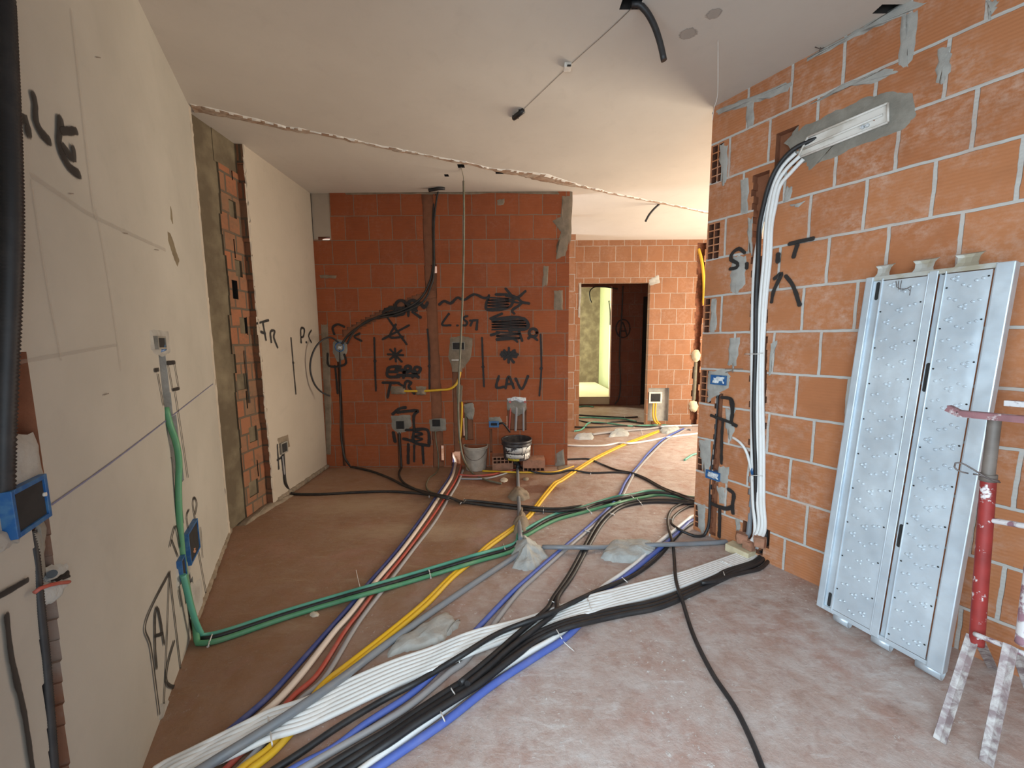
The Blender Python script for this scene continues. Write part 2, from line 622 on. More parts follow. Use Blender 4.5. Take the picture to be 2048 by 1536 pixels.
def relief(name, fr, s0, s1, t0, t1, rects, mats, thick=.1, parent=None):
    """A wall face made of rectangular cells that can be sunk (depth) or cut right through (None)."""
    S, T = {s0, s1}, {t0, t1}
    for r in rects:
        for v in (r[0], r[1]):
            if s0 < v < s1:
                S.add(round(v, 4))
        for v in (r[2], r[3]):
            if t0 < v < t1:
                T.add(round(v, 4))
    S, T = sorted(S), sorted(T)
    ns, nt_ = len(S) - 1, len(T) - 1
    D = [[0.0] * nt_ for _ in range(ns)]
    MI = [[0] * nt_ for _ in range(ns)]
    for r in rects:
        for i in range(ns):
            cs = (S[i] + S[i + 1]) / 2
            if not r[0] < cs < r[1]:
                continue
            for j in range(nt_):
                ct = (T[j] + T[j + 1]) / 2
                if r[2] < ct < r[3]:
                    D[i][j] = r[4]
                    MI[i][j] = r[5]
    bm = bmesh.new()
    dd = lambda d: thick if d is None else d
    flip = fr.u.cross(fr.w).dot(fr.n) < 0

    def q(a, b, c, d, mi, uv):
        pts = [fr.P(x[0], x[1], -x[2]) for x in (a, b, c, d)]
        if flip:
            pts, uv = pts[::-1], uv[::-1]
        quad(bm, pts, uv, mi)

    for i in range(ns):
        for j in range(nt_):
            d, mi = D[i][j], MI[i][j]
            a, b, c, e = S[i], S[i + 1], T[j], T[j + 1]
            if d is not None:
                q((a, c, d), (b, c, d), (b, e, d), (a, e, d), mi, [(a, c), (b, c), (b, e), (a, e)])
                q((b, c, thick), (a, c, thick), (a, e, thick), (b, e, thick), mi, [(b, c), (a, c), (a, e), (b, e)])
            # sides to the next cell
            x1 = dd(D[i + 1][j]) if i + 1 < ns else thick
            x0 = dd(d)
            if abs(x1 - x0) > 1e-6 and not (i + 1 == ns and d is None):
                m2 = MI[i + 1][j] if (i + 1 < ns and x1 > x0) else mi
                if x1 > x0:
                    q((b, c, x0), (b, c, x1), (b, e, x1), (b, e, x0), m2, [(b + x0, c), (b + x1, c), (b + x1, e), (b + x0, e)])
                else:
                    q((b, c, x0), (b, c, x1), (b, e, x1), (b, e, x0), m2, [(b + x0, c), (b + x1, c), (b + x1, e), (b + x0, e)])
            if i == 0 and d is not None:
                q((a, c, thick), (a, c, x0), (a, e, x0), (a, e, thick), mi, [(a - thick, c), (a - x0, c), (a - x0, e), (a - thick, e)])
            y1 = dd(D[i][j + 1]) if j + 1 < nt_ else thick
            if abs(y1 - x0) > 1e-6 and not (j + 1 == nt_ and d is None):
                m2 = MI[i][j + 1] if (j + 1 < nt_ and y1 > x0) else mi
                q((a, e, x0), (b, e, x0), (b, e, y1), (a, e, y1), m2, [(a, e + x0), (b, e + x0), (b, e + y1), (a, e + y1)])
            if j == 0 and d is not None:
                q((a, c, thick), (b, c, thick), (b, c, x0), (a, c, x0), mi, [(a, c - thick), (b, c - thick), (b, c - x0), (a, c - x0)])
    o = link(name, bm, mats, parent)
    if parent is None:
        o['kind'] = 'structure'
    return o


def rough_outline(pts, jit, n=5):
    """Subdivide a closed 2-D outline and roughen it."""
    out = []
    m = len(pts)
    for i in range(m):
        a, b = pts[i], pts[(i + 1) % m]
        for k in range(n):
            t = k / n
            j = jit if k else jit * .4
            out.append((a[0] + (b[0] - a[0]) * t + random.uniform(-j, j), a[1] + (b[1] - a[1]) * t + random.uniform(-j, j)))
    return out


def blob_bm(bm, fr, outline, h, jit=.006, n=5, rings=4, edge=.55, bump=.25, mi=0, base=-.004, power=2.0):
    """A domed patch of mortar (outline in s,t metres on the surface fr)."""
    ol = rough_outline(outline, jit, n)
    cx = sum(p[0] for p in ol) / len(ol)
    cy = sum(p[1] for p in ol) / len(ol)
    prev = None
    sd = random.uniform(0, 50)
    for k in range(rings + 1):
        f = 1 - k / (rings + .0)
        if k == rings:
            c = bm.verts.new(fr.P(cx, cy, h * (1 + bump * (noise.noise(Vector((cx * 9, cy * 9, sd)))))))
            for i in range(len(prev)):
                fc = bm.faces.new((prev[i], prev[(i + 1) % len(prev)], c))
                fc.material_index = mi
                fc.smooth = True
            break
        cur = []
        for p in ol:
            s, t = cx + (p[0] - cx) * f, cy + (p[1] - cy) * f
            z = base if k == 0 else h * (edge + (1 - edge) * (1 - f ** power)) * (1 + bump * noise.noise(Vector((s * 14, t * 14, sd))) * 2)
            cur.append(bm.verts.new(fr.P(s, t, z)))
        if prev:
            for i in range(len(cur)):
                fc = bm.faces.new((prev[i], prev[(i + 1) % len(cur)], cur[(i + 1) % len(cur)], cur[i]))
                fc.material_index = mi
                fc.smooth = True
        prev = cur
    return bm


def patches(name, fr, polys, mat, parent, h=.007, jit=.008, **kw):
    bm = bmesh.new()
    for p in polys:
        blob_bm(bm, fr, [fr.st(*q[:2]) for q in p], h, jit, **kw)
    bmesh.ops.recalc_face_normals(bm, faces=bm.faces)
    return link(name, bm, mat, parent)


def strokes(name, fr, lines, parent, mat='spray_black', w=5.0, d=.0035, vk=1.0):
    """Sprayed lines: ribbons just off the surface, fading at their rims."""
    bm = bmesh.new()
    lay = bm.verts.layers.float.new('cover')
    for q, ln in enumerate(lines):
        ww = w
        if isinstance(ln, tuple) and isinstance(ln[0], (int, float)) and isinstance(ln[1], list):
            ww, ln = ln
        P = [fr.st(*p[:2]) for p in ln]
        if len(P) == 1:
            P = [(P[0][0] - .006, P[0][1]), (P[0][0] + .006, P[0][1])]
        P = [p for p in catmull(P, .012)] if len(P[0]) > 2 else catmull([(a, b, 0) for a, b in P], .012)
        mid = fr.P(P[len(P) // 2][0], P[len(P) // 2][1])
        hw = ww / scale_at(mid) * .60 * vk
        dd = d + .0003 * (q % 6)
        # lengthen by the half width for round ends
        prev = None
        n = len(P)
        seq = []
        for i in range(n):
            a, b = P[max(0, i - 1)], P[min(n - 1, i + 1)]
            t = Vector((b[0] - a[0], b[1] - a[1]))
            if t.length < 1e-9:
                t = Vector((1, 0))
            t.normalize()
            seq.append((Vector((P[i][0], P[i][1])), t))
        e0 = (seq[0][0] - seq[0][1] * hw, seq[0][1], 0)
        e1 = (seq[-1][0] + seq[-1][1] * hw, seq[-1][1], 0)
        full = [e0] + [(p, t, 1) for p, t in seq] + [e1]
        for p, t, on in full:
            nn = Vector((-t.y, t.x))
            k = 1 + .25 * noise.noise(Vector((p.x * 20, p.y * 20, 3)))
            cur = []
            for off, al in ((-1, 0), (-.5, .85), (0, 1), (.5, .85), (1, 0)):
                if not on:
                    off *= .5
                    al = 0
                v = bm.verts.new(fr.P(p.x + nn.x * off * hw * k, p.y + nn.y * off * hw * k, dd))
                v[lay] = al
                cur.append(v)
            if prev:
                for i in range(4):
                    bm.faces.new((prev[i], prev[i + 1], cur[i + 1], cur[i]))
            prev = cur
    return link(name, bm, mat, parent)


def circle_px(cx, cy, r, n=10, a0=0, a1=360, ry=None):
    return [(cx + r * math.cos(math.radians(a0 + (a1 - a0) * i / n)), cy + (ry or r) * math.sin(math.radians(a0 + (a1 - a0) * i / n))) for i in range(n + 1)]


def zigzag(x0, y0, x1, y1, n):
    return [(x0 if i % 2 == 0 else x1, y0 + (y1 - y0) * i / n) for i in range(n + 1)]


# ================================================================== STRUCTURE
def px_rects(fr, lst):
    """Cells from pixel corners: ((left,top),(right,bottom)) -> s,t ranges."""
    out = []
    for (a, b, dep, mi) in lst:
        p, q = fr.st(*a), fr.st(*b)
        out.append((min(p[0], q[0]), max(p[0], q[0]), min(p[1], q[1]), max(p[1], q[1]), dep, mi))
    return out


# floor and ceiling
bm = bmesh.new()
box(bm, (0.8, 4.5, -.06), X, Y, Zv, 4.4, 6.9, .06)
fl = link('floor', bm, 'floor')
fl['kind'] = 'structure'


def st_rect(fr, px, py, hs, ht):
    s, t = fr.st(px, py)
    return s, t, hs, ht


cr = []
for (px, py, hs, ht) in ((1031, 234, .022, .020), (1043, 223, .020, .024), (1262, 8, .045, .03), (1776, 18, .05, .025), (893, 351, .02, .025), (1002, 343, .05, .05), (922, 332, .03, .035)):
    s, t = FC.st(px, py)
    cr.append((s - hs, s + hs, t - ht, t + ht, .11, 1))
relief('ceiling', FC, -3.6, 5.2, -1.85, 11.35, cr, ['ceiling', 'dark_hole'], .16)

# left wall with its three chases
lr = [(2.10, 2.19, 1.05, 1.38, .045, 1)]
for k in range(21):
    z0 = 1.05 - .05 * (k + 1)
    b0 = 2.10 + .11 * (1.0 - z0) + fac(-.004, .004)
    lr.append((b0, b0 + .07 + fac(-.004, .004), z0, z0 + .05, .04, 4))
for (y0, y1, x0, x1) in ((700, 740, 316, 334), (740, 790, 320, 340), (790, 840, 326, 347), (840, 900, 333, 360), (900, 960, 343, 368), (960, 1045, 352, 368),
                         (1130, 1180, 362, 384), (1180, 1255, 372, 396)):
    lr += px_rects(FL, [((x0, y0), (x1, y1), .04, 2 if y0 < 1100 else 3)])
lr.append((2.8, 4.45, .08, 2.42, None, 0))
wl = relief('wall_left', FL, 0.0, 4.8, 0, H, lr, ['plaster_left', 'brick_core', 'mortar', 'mortar_wet', 'chase'], .12)

# alcove wall: plaster, then stripped brick, then stripped concrete
PE = lambda z: .985 + .018 * (z - .3) - .012 * max(0, z - 1.6)
ar = [(1.24, 1.52, 0, H, .062, 2)]
for k in range(20):
    z0 = .145 * k
    ar.append((PE(z0) + fac(-.012, .012), 1.245, z0, z0 + .145, .05, 1))
    ar.append((1.235 + fac(-.02, .03), 1.27, z0, z0 + .145, .062, 2))
    if k % 3 == 1:
        q0 = fac(1.04, 1.12)
        ar.append((q0, q0 + fac(.05, .12), z0 + .01, z0 + .135, .056 + fac(0, .012), 2))
    if k % 4 == 2:
        q0 = fac(1.05, 1.18)
        ar.append((q0, q0 + .012, z0, z0 + .14, .07, 3))
ar += [(1.13, 1.19, 1.72, 1.86, .085, 3), (1.02, 1.25, 2.68, H, .058, 2)]
wa = relief('wall_alcove', FA, -.1, 1.52, 0, H, ar, ['plaster_alcove', 'brick_old', 'concrete', 'dark_hole'], .14)

# back wall
br = []
br += [(-.0, .19, 2.44, H, .012, 1)]
br += px_rects(FB, [((635, 473), (659, 480), None, 2)])
# long vertical chase
for k in range(19):
    z0 = k * .155
    sx = FB.st(864 if k > 14 else 866, 600)[0]
    xo = .018 * (9 - k) / 9
    br.append((1.155 + xo + fac(-.006, .006), 1.275 + xo + fac(-.006, .006), z0, z0 + .155, .035, 2))
br += px_rects(FB, [((860, 529), (874, 545), None, 2)])
br += px_rects(FB, [((874, 893), (887, 926), None, 2), ((902, 905), (921, 932), None, 2), ((924, 836), (934, 876), None, 2), ((935, 832), (946, 876), None, 2),
                    ((1013, 832), (1019, 857), None, 2)])
# slanted chase from the long one down to the box by the corner
for i in range(20):
    t = i / 19
    x = 866 - t * (866 - 690)
    y = 586 + (665 - 586) * t ** 1.25
    s, tt = FB.st(x, y)
    br.append((s - .03, s + .03, tt - .045, tt + .03, .022, 2))
br += px_rects(FB, [((672, 690), (692, 932), .04, 2), ((904, 720), (925, 905), .04, 2), ((794, 860), (805, 935), .03, 2), ((868, 860), (880, 935), .03, 2),
                    ((928, 805), (947, 880), .04, 2), ((979, 858), (985, 905), .04, 2), ((1014, 800), (1053, 860), .045, 2),
                    ((1128, 470), (1136, 487), .05, 3)])
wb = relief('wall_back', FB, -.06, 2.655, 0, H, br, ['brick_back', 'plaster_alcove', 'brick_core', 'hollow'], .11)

# right wall
rr = []
for za, zb in ((2.41, 2.66), (1.92, 2.165), (1.43, 1.675), (.945, 1.185), (.45, .69), (.02, .2)):
    nrow = 5 if zb - za > .2 else 4
    for i in range(2):
        for j in range(nrow):
            hh = (zb - za - .01) / nrow
            z0 = za + .008 + j * hh
            rr.append((.012 + i * .042, .046 + i * .042, z0, z0 + hh - .008, .06, 2))
# riser chase with its toothed left edge
for k in range(58):
    z0 = .03 + k * .0405
    bs = .298 + .048 * (2.15 - z0)
    rr.append((bs + fac(-.005, .005) - (.010 if k % 2 else 0), bs + .088 + fac(-.006, .006), z0, z0 + .0405, .055, 1))
rr += px_rects(FR, [((1507, 428), (1523, 508), None, 1), ((1486, 1040), (1538, 1098), .06, 1)])
rr += px_rects(FR, [((1553, 268), (1592, 330), .05, 1), ((1600, 285), (1640, 315), .05, 1)])
# chase of the two blue boxes
for k in range(28):
    z0 = .02 + k * .036
    rr.append((.125 + fac(-.005, .005) - (.008 if k % 2 else 0), .172, z0, z0 + .036, .04, 1))
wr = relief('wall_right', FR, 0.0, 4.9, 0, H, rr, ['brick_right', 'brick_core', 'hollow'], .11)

# far wall with doorway
dr = px_rects(FF, [((1161, 566), (1290, 900), None, 1)])
dr[0] = (dr[0][0], dr[0][1], -.01, dr[0][3], None, 0)
dr += px_rects(FF, [((1297, 776), (1336, 842), .06, 1)])
for k in range(30):
    z0 = k * .095
    s = FF.st(1399, 600)[0]
    dr.append((s - .05 + fac(-.02, .01), s + .05 + fac(-.01, .02), z0, z0 + .095, .06, 2))
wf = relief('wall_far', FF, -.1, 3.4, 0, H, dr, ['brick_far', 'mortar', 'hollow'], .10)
# pier left of the doorway
relief('wall_pier', Fr((-1.4, 5.85, 0), (1, 0, 0), (0, -1, 0)), 0, 2.335, 0, H, [], ['brick_far'], .34)
# corridor and the pale green room beyond
relief('wall_corridor', Fr((.2, 8.15, 0), (1, 0, 0), (0, -1, 0)), 0, 3.4, 0, H,
       [(.0, 1.86, .02, 2.45, None, 0), (2.5, 2.72, 0, 2.25, .09, 1)], ['brick_shaded', 'dark_hole'], .10)
relief('wall_hall', Fr((-1.6, 4.95, 0), (1, 0, 0), (0, -1, 0)), 0, 2.0, 0, H, [], ['plaster_white'], .1)
relief('wall_corridor_right', Fr((2.95, 6.3, 0), (0, 1, 0), (-1, 0, 0)), 0, 5, 0, H, [], ['brick_shaded'], .1)
relief('wall_corridor_left', Fr((.2, 6.3, 0), (0, 1, 0), (1, 0, 0)), 0, 1.9, 0, H, [], ['brick_shaded'], .1)
relief('wall_green_side', Fr((2.28, 8.25, 0), (.16, .987, 0), (-.987, .16, 0)), 0, 3.0, 0, H, [], ['green_wall'], .1)
relief('wall_green_end', Fr((-1.6, 11.05, 0), (1, 0, 0), (0, -1, 0)), 0, 6.5, 0, H, [(2.2, 4.05, 0, H, -.05, 1), (2.4, 2.75, 0, 1.6, -.06, 0)], ['green_wall', 'concrete'], .1)
bm = bmesh.new()
box(bm, (.4, 9.7, .09), X, Y, Zv, 1.95, 1.5, .09)
o = link('floor_green_room', bm, 'green_floor')
o['kind'] = 'structure'

# outer walls of the building
relief('wall_outer_left', Fr((-3.4, -1.7, 0), (0, 1, 0), (1, 0, 0)), 0, 12.9, 0, H, [(6.2, 7.2, .4, 2.2, None, 0)], ['plaster_white'], .1)
relief('wall_outer_right', Fr((4.3, -1.7, 0), (0, 1, 0), (-1, 0, 0)), 0, 12.9, 0, H, [(5.1, 7.2, .1, 2.4, None, 0)], ['plaster_white'], .2)
relief('wall_outer_end', Fr((-3.4, 11.25, 0), (1, 0, 0), (0, -1, 0)), 0, 7.7, 0, H, [], ['plaster_white'], .1)
_ro = UL * 1.3 + VL * (-.75)
relief('wall_rear', Fr(_ro, VL, -UL), 0, 3.9, 0, H, [(.75, 2.25, .2, 2.3, None, 0)], ['plaster_left'], .14)

# ------------------------------------------------------------------ mortar smears and writing on the walls
patches('mortar_smears', FR, [
    ZR([(163, 165), (330, 95), (560, 0), (600, 0), (575, 55), (450, 95), (300, 150), (180, 185)]),
    ZR([(335, 100), (385, 85), (378, 235), (340, 262)]),
    ZR([(200, 330), (248, 318), (242, 512), (222, 555), (205, 520)]),
    ZR([(308, 500), (352, 488), (352, 690), (312, 702)]),
    ZR([(548, 540), (577, 545), (565, 610), (520, 640)]),
    ZR([(555, 640), (650, 615), (600, 655)]),
    ZR([(270, 890), (345, 885), (338, 1050), (295, 1105), (255, 1092), (250, 1000)]),
    ZR([(158, 1120), (192, 1115), (186, 1290), (148, 1293)]),
    ZR([(250, 1310), (310, 1305), (292, 1475), (240, 1466)]),
    ZR([(462, 1335), (502, 1320), (478, 1400), (470, 1500), (452, 1525)]),
    ZR([(345, 690), (372, 700), (365, 900), (345, 900)]),
    ZQ([(150, 330), (275, 318), (272, 560), (220, 690), (180, 560), (165, 420)]),
    ZQ([(330, 560), (425, 560), (410, 725), (300, 700)]),
    ZQ([(310, 730), (392, 740), (386, 892), (330, 902)]),
    ZQ([(142, 865), (222, 880), (215, 1130), (190, 1165), (150, 1090)]),
    ZQ([(385, 50), (450, 75), (440, 190), (475, 260), (430, 370), (405, 300), (380, 200)]),
    ZQ([(470, 1005), (520, 1010), (500, 1150), (480, 1140)]),
    ZV([(920, 100), (1095, 55), (1040, 500), (985, 655), (890, 605)]),
    ZV([(1260, 430), (1390, 385), (1392, 660), (1300, 795), (1225, 765)]),
    ZV([(0, 600), (400, 395), (900, 160), (1270, -20), (1000, -20), (640, 195), (400, 345), (0, 560)]),
    ZV([(640, 680), (860, 600), (960, 640), (760, 740), (380, 800), (100, 960), (20, 990), (380, 760)]),
    ZV([(1690, 0), (1830, 0), (1740, 180), (1710, 200)]),
    ZU([(70, 1130), (210, 1110), (260, 1180), (240, 1280), (60, 1400), (50, 1250)]),
    ZU([(205, 1440), (300, 1440), (260, 1530), (215, 1530)]),
], 'mortar', wr, .006, .007)
patches('mortar_bed', FR, [[(1568, 285), (1600, 248), (1660, 222), (1725, 190), (1800, 172), (1846, 176), (1852, 225), (1818, 262), (1740, 290), (1640, 330), (1606, 352), (1600, 318)]],
        'mortar_wet', wr, .006, .007)
patches('mortar_smears', FB, [
    ZB([(545, 112), (900, 118), (1300, 112), (1700, 115), (2000, 122), (2000, 150), (1700, 138), (1300, 150), (900, 145), (560, 150)]),
    ZB([(1940, 130), (2003, 130), (1995, 420), (1960, 540), (1900, 562), (1900, 470), (1950, 400), (1875, 300), (1930, 270)]),
    ZB([(1828, 570), (1862, 570), (1852, 700), (1818, 712)]),
    ZB([(1888, 720), (1948, 715), (1948, 850), (1888, 852)]),
    ZB([(482, 870), (530, 870), (545, 1200), (555, 1400), (550, 1760), (520, 1765), (500, 1300)]),
    ZB([(1255, 1000), (1330, 985), (1412, 1000), (1400, 1130), (1352, 1210), (1275, 1215), (1245, 1130)]),
    ZB([(470, 630), (590, 635), (580, 655), (480, 655)]),
    ZB([(900, 1300), (990, 1300), (980, 1340), (905, 1340)]), ZB([(1055, 1300), (1125, 1300), (1125, 1335), (1060, 1335)]),
    ZB([(1305, 1290), (1345, 1290), (1340, 1400), (1305, 1400)]),
    ZB([(1545, 180), (1600, 170), (1590, 210), (1550, 215)]),
], 'mortar_brown', wb, .006, .006)
patches('mortar_smears', FF, [[(1296, 560), (1318, 548), (1322, 566), (1300, 572)], [(1157, 560), (1163, 560), (1160, 640), (1156, 640)]], 'mortar', wf, .006, .006)

ZL = lambda p: zm(0, 160, .16927, p)
ZC = lambda p: zm(260, 960, .2214, p)
strokes('spray_paint', FL, [
    (17, ZL([(225, 450), (285, 460), (315, 640)])), (17, ZL([(368, 170), (392, 300), (400, 480), (465, 620), (560, 715)])),
    (18, ZL([(690, 460), (680, 600), (672, 760), (725, 900), (800, 1030), (910, 1110)])), (14, ZL([(700, 600), (880, 600)])),
    (15, ZL([(715, 770), (790, 880), (850, 920), (835, 800)])),
    (5, [(337, 1144), (289, 1243), (299, 1299), (316, 1429)]), (4, [(337, 1144), (331, 1299), (325, 1432)]), (4, [(337, 1144), (355, 1299), (366, 1395)]),
    (7, [(311, 1337), (308, 1299), (308, 1228), (314, 1221), (326, 1288)]), (6, [(309, 1272), (323, 1268)]),
    (6, [(346, 1283), (333, 1330), (332, 1368), (357, 1377)]),
    (4, ZC([(350, 600), (400, 420), (440, 605)])), (4, ZC([(370, 545), (425, 690)])), (4, ZC([(525, 270), (505, 330), (525, 480)])),
    (4, ZC([(580, 350), (560, 210), (575, 160), (597, 215), (582, 310)])), (3, ZC([(630, 430), (650, 700)])), (3, ZC([(610, 640), (690, 1070)])),
    (4, ZC([(490, 980), (590, 1480)])), (4, ZC([(430, 1000), (455, 1140)])),
    (7, [(333, 726), (348, 725)]), (3, [(334, 727), (344, 780)]), (3, [(347, 726), (356, 777)]), (6, [(344, 780), (356, 777)]), (3, [(348, 783), (360, 859), (374, 955)]),
    (7, [(308, 741), (315, 739)]), (3, [(314, 749), (325, 810)]),
    (10, [(-30, 1203), (0, 1189), (50, 1161)]), (13, [(6, 1232), (17, 1322), (42, 1430), (58, 1536), (66, 1600)]),
], wl, 'spray_black', d=.004, vk=1.35)
patches('wall_scars', FL, [[(333, 455), (339, 460), (346, 480), (353, 505), (361, 525), (357, 541), (350, 526), (341, 500), (334, 476)], [(340, 408), (343, 420), (346, 452), (341, 440)]], 'concrete', wl, .003, .003)
strokes('chalk_line', FL, [(2.4, [(100, 1010), (225, 922), (330, 842), (425, 768)])], wl, 'chalk_blue', d=.003)
strokes('nail_marks', FL, [(2, [(190, 114), (199, 115)]), (2, [(136, 387), (144, 387)]), (2, [(245, 466), (253, 467)]), (2, [(308, 499), (315, 500)]), (2, [(205, 790), (214, 787)])], wl, 'soot', d=.003)
strokes('skim_joint', FL, [(9, [(60, 350), (120, 390), (200, 440), (330, 500)]), (7, [(60, 360), (90, 560), (120, 720)]), (7, [(190, 420), (215, 560), (240, 740)]), (9, [(140, 20), (180, 380), (190, 440)]), (8, [(30, 725), (230, 690)])],
        wl, 'faint', d=.002)
strokes('spray_paint', FA, [
    (5, ZB([(98, 925), (170, 905)])), (5, ZB([(135, 915), (155, 1025)])), (6, ZB([(125, 975), (150, 985)])),
    (5, ZB([(187, 1038), (182, 975), (207, 970), (202, 1008), (225, 1070)])), (3.5, ZB([(305, 1010), (318, 1160), (335, 1350)])), (6, ZB([(318, 1160)])),
    (5, ZB([(367, 1040), (365, 958), (386, 960), (381, 1000), (367, 1008)])), (5, ZB([(398, 1038)])), (4, ZB([(428, 965), (412, 1000), (428, 1038)])),
    (4, [(554, 889), (557, 938)]), (5, [(554, 920), (567, 912)]), (4, [(562, 912), (568, 950)]),
], wa, d=.004)
strokes('spray_line', FA, [(4, ZB([(60, 1090), (75, 1250), (90, 1400)]))], wa, d=-.04)
W = [
    (4.5, [(810, 1010), (814, 1180), (820, 1330)]), (6, [(815, 1150)]), (4.5, [(1130, 960), (1140, 1100), (1142, 1320)]), (6, [(1140, 1180)]), (4.5, [(1458, 1010), (1464, 1180), (1470, 1305)]), (6, [(1464, 1185)]),
    (4.5, [(1810, 990), (1815, 1190), (1803, 1360)]), (6, [(1813, 1195)]),
    (5, [(890, 890), (1005, 1050)]), (5, [(860, 1020), (1020, 935)]), (5, [(940, 930), (905, 1005), (985, 1005)]),
    (5, [(890, 1110), (985, 1115)]), (5, [(905, 1080), (975, 1155)]), (5, [(935, 1075), (940, 1155)]), (5, [(975, 1085), (905, 1140)]),
    (7, [(970, 1185), (900, 1190), (892, 1242), (962, 1245)]), (6, [(900, 1215), (950, 1215)]),
    (7, [(985, 1250), (1000, 1185), (1030, 1188), (1015, 1215), (985, 1218)]), (7, [(1040, 1250), (1055, 1190), (1088, 1195), (1070, 1225), (1045, 1220), (1078, 1250)]),
    (8, [(940, 1200), (1060, 1215)]), (7, [(950, 1235), (1070, 1240)]),
    (6, [(860, 1280), (960, 1282)]), (6, [(908, 1288), (900, 1320), (890, 1370)]), (6, [(990, 1330), (1000, 1275), (1032, 1280), (1018, 1305), (1052, 1348)]), (5, [(955, 1285), (985, 1300)]),
    (9, [(865, 860), (910, 832), (960, 848), (880, 872), (955, 872), (990, 850)]), (7, circle_px(970, 818, 32)), (7, circle_px(1040, 812, 27)), (7, circle_px(965, 852, 28, ry=20)),
    (8, [(1000, 800), (1040, 830), (1080, 800), (1110, 828), (1130, 800)]), (9, [(985, 830), (1060, 838)]), (7, [(1010, 800), (1065, 850)]),
    (6, [(1200, 812), (1230, 790), (1270, 803), (1310, 770), (1350, 783), (1410, 750), (1470, 772), (1500, 765)]),
    (6, [(1015, 830), (1015, 880)]), (6, [(1040, 855), (1090, 890)]),
    (3.2, zigzag(1490, 768, 1620, 835, 8)), (6, [(1500, 755), (1488, 840), (1620, 828), (1640, 760), (1540, 750)]), (4, zigzag(1600, 760, 1680, 800, 3)),
    (6, [(1600, 715), (1660, 770), (1720, 730)]), (6, [(1650, 760), (1695, 800), (1640, 845), (1652, 865)]), (6, [(1690, 795), (1742, 805)]),
    (6, [(1508, 895), (1580, 865)]), (3.4, zigzag(1518, 900, 1725, 962, 8)), (7, [(1520, 905), (1600, 890), (1690, 890), (1730, 915), (1725, 955), (1620, 965)]),
    (4, zigzag(1545, 975, 1690, 1025, 4)), (6, [(1510, 995), (1560, 980)]), (7, circle_px(1765, 980, 24)), (6, [(1735, 1015), (1760, 1000), (1790, 1025)]), (6, [(1680, 970), (1700, 1030)]), (6, [(1545, 1020), (1640, 1015), (1670, 1035)]),
    (6, [(1570, 1110), (1675, 1110)]), (6, [(1590, 1085), (1650, 1160)]), (6, [(1620, 1070), (1618, 1160)]), (6, [(1655, 1085), (1590, 1140)]), (8, [(1580, 1120), (1665, 1122)]), (6, [(1575, 1098), (1660, 1100)]),
    (5, [(1260, 865), (1218, 930), (1270, 935)]), (5, [(1310, 937)]), (5, [(1372, 880), (1348, 888), (1352, 905), (1368, 915), (1362, 935), (1340, 935)]), (5, [(1385, 908), (1432, 905)]), (5, [(1402, 908), (1388, 938)]), (6, [(1430, 912), (1424, 962)]),
    (6, [(1560, 1240), (1545, 1308), (1592, 1305)]), (6, [(1600, 1315), (1618, 1245), (1650, 1315)]), (5, [(1605, 1288), (1645, 1288)]), (6, [(1660, 1255), (1697, 1318), (1735, 1240)]),
    (5, [(570, 990), (560, 950), (590, 930), (630, 945)]), (5, [(722, 985), (690, 1005), (735, 1030)]),
    (5, [(530, 1105), (540, 1180), (635, 1170), (630, 1110)]), (5, [(575, 1180), (590, 1345)]),
]
W = [(a, ZB(b)) for a, b in W]
W2 = [(7, [(920, 205), (962, 172), (1000, 165)]), (7, [(950, 195), (1000, 188), (1072, 185), (1048, 215), (1050, 300)]), (7, [(1045, 300), (1130, 302), (1140, 395)]), (5, zigzag(1050, 310, 1100, 370, 4)),
      (7, [(1050, 300), (1050, 372), (1140, 395)]), (7, [(985, 352), (1045, 368)]), (7, [(1015, 385), (1014, 500)]), (5, [(1050, 390), (1050, 490)]), (6, [(1100, 392), (1106, 500)]), (8, [(925, 315), (935, 370)]), (6, [(1000, 300), (1050, 300)])]
W += [(a, ZD(b)) for a, b in W2]
strokes('spray_paint', FB, W, wb, d=.0075)
WR = [(8, ZU([(368, 185), (320, 152), (268, 190), (258, 240), (310, 272), (300, 305), (248, 316)])), (8, ZU([(385, 270), (384, 312)])), (11, ZU([(640, 195), (635, 258)])),
      (9, ZU([(728, 115), (830, 90), (925, 70)])), (9, ZU([(795, 120), (762, 222)])), (8, ZU([(608, 395), (668, 352), (605, 490), (585, 585)])), (9, ZU([(700, 372), (760, 455), (812, 608)])),
      (8, ZU([(180, 1352), (265, 1375), (268, 1500)])),
      (8, ZQ([(440, 0), (452, 100), (448, 190), (490, 220)])), (7, ZQ([(270, 130), (340, 155), (440, 190)])), (7, ZQ([(375, 180), (365, 300), (360, 540)])),
      (9, ZQ([(418, 758), (465, 800), (455, 900), (460, 965)])), (9, ZQ([(275, 880), (330, 905), (400, 925), (455, 905)])), (8, ZQ([(345, 930), (345, 1050), (340, 1165)]))]
strokes('spray_paint', FR, WR, wr, d=.0095)
strokes('pencil_cross', FR, [(2, [(1467, 727), (1467, 745)]), (2, [(1452, 738), (1487, 738)]), (2, [(1453, 745), (1467, 741)])], wr, 'soot', d=.009)
strokes('chalk_line', FC, [(2.5, [(1264, 15), (1215, 62), (1135, 134), (1042, 223)])], bpy.data.objects['ceiling'], 'soot', d=.002, vk=.7)
strokes('damp_marks', FC, [(30, [(1370, 68), (1382, 66)]), (26, [(1422, 28), (1434, 26)])], bpy.data.objects['ceiling'], 'pencil', d=.002)

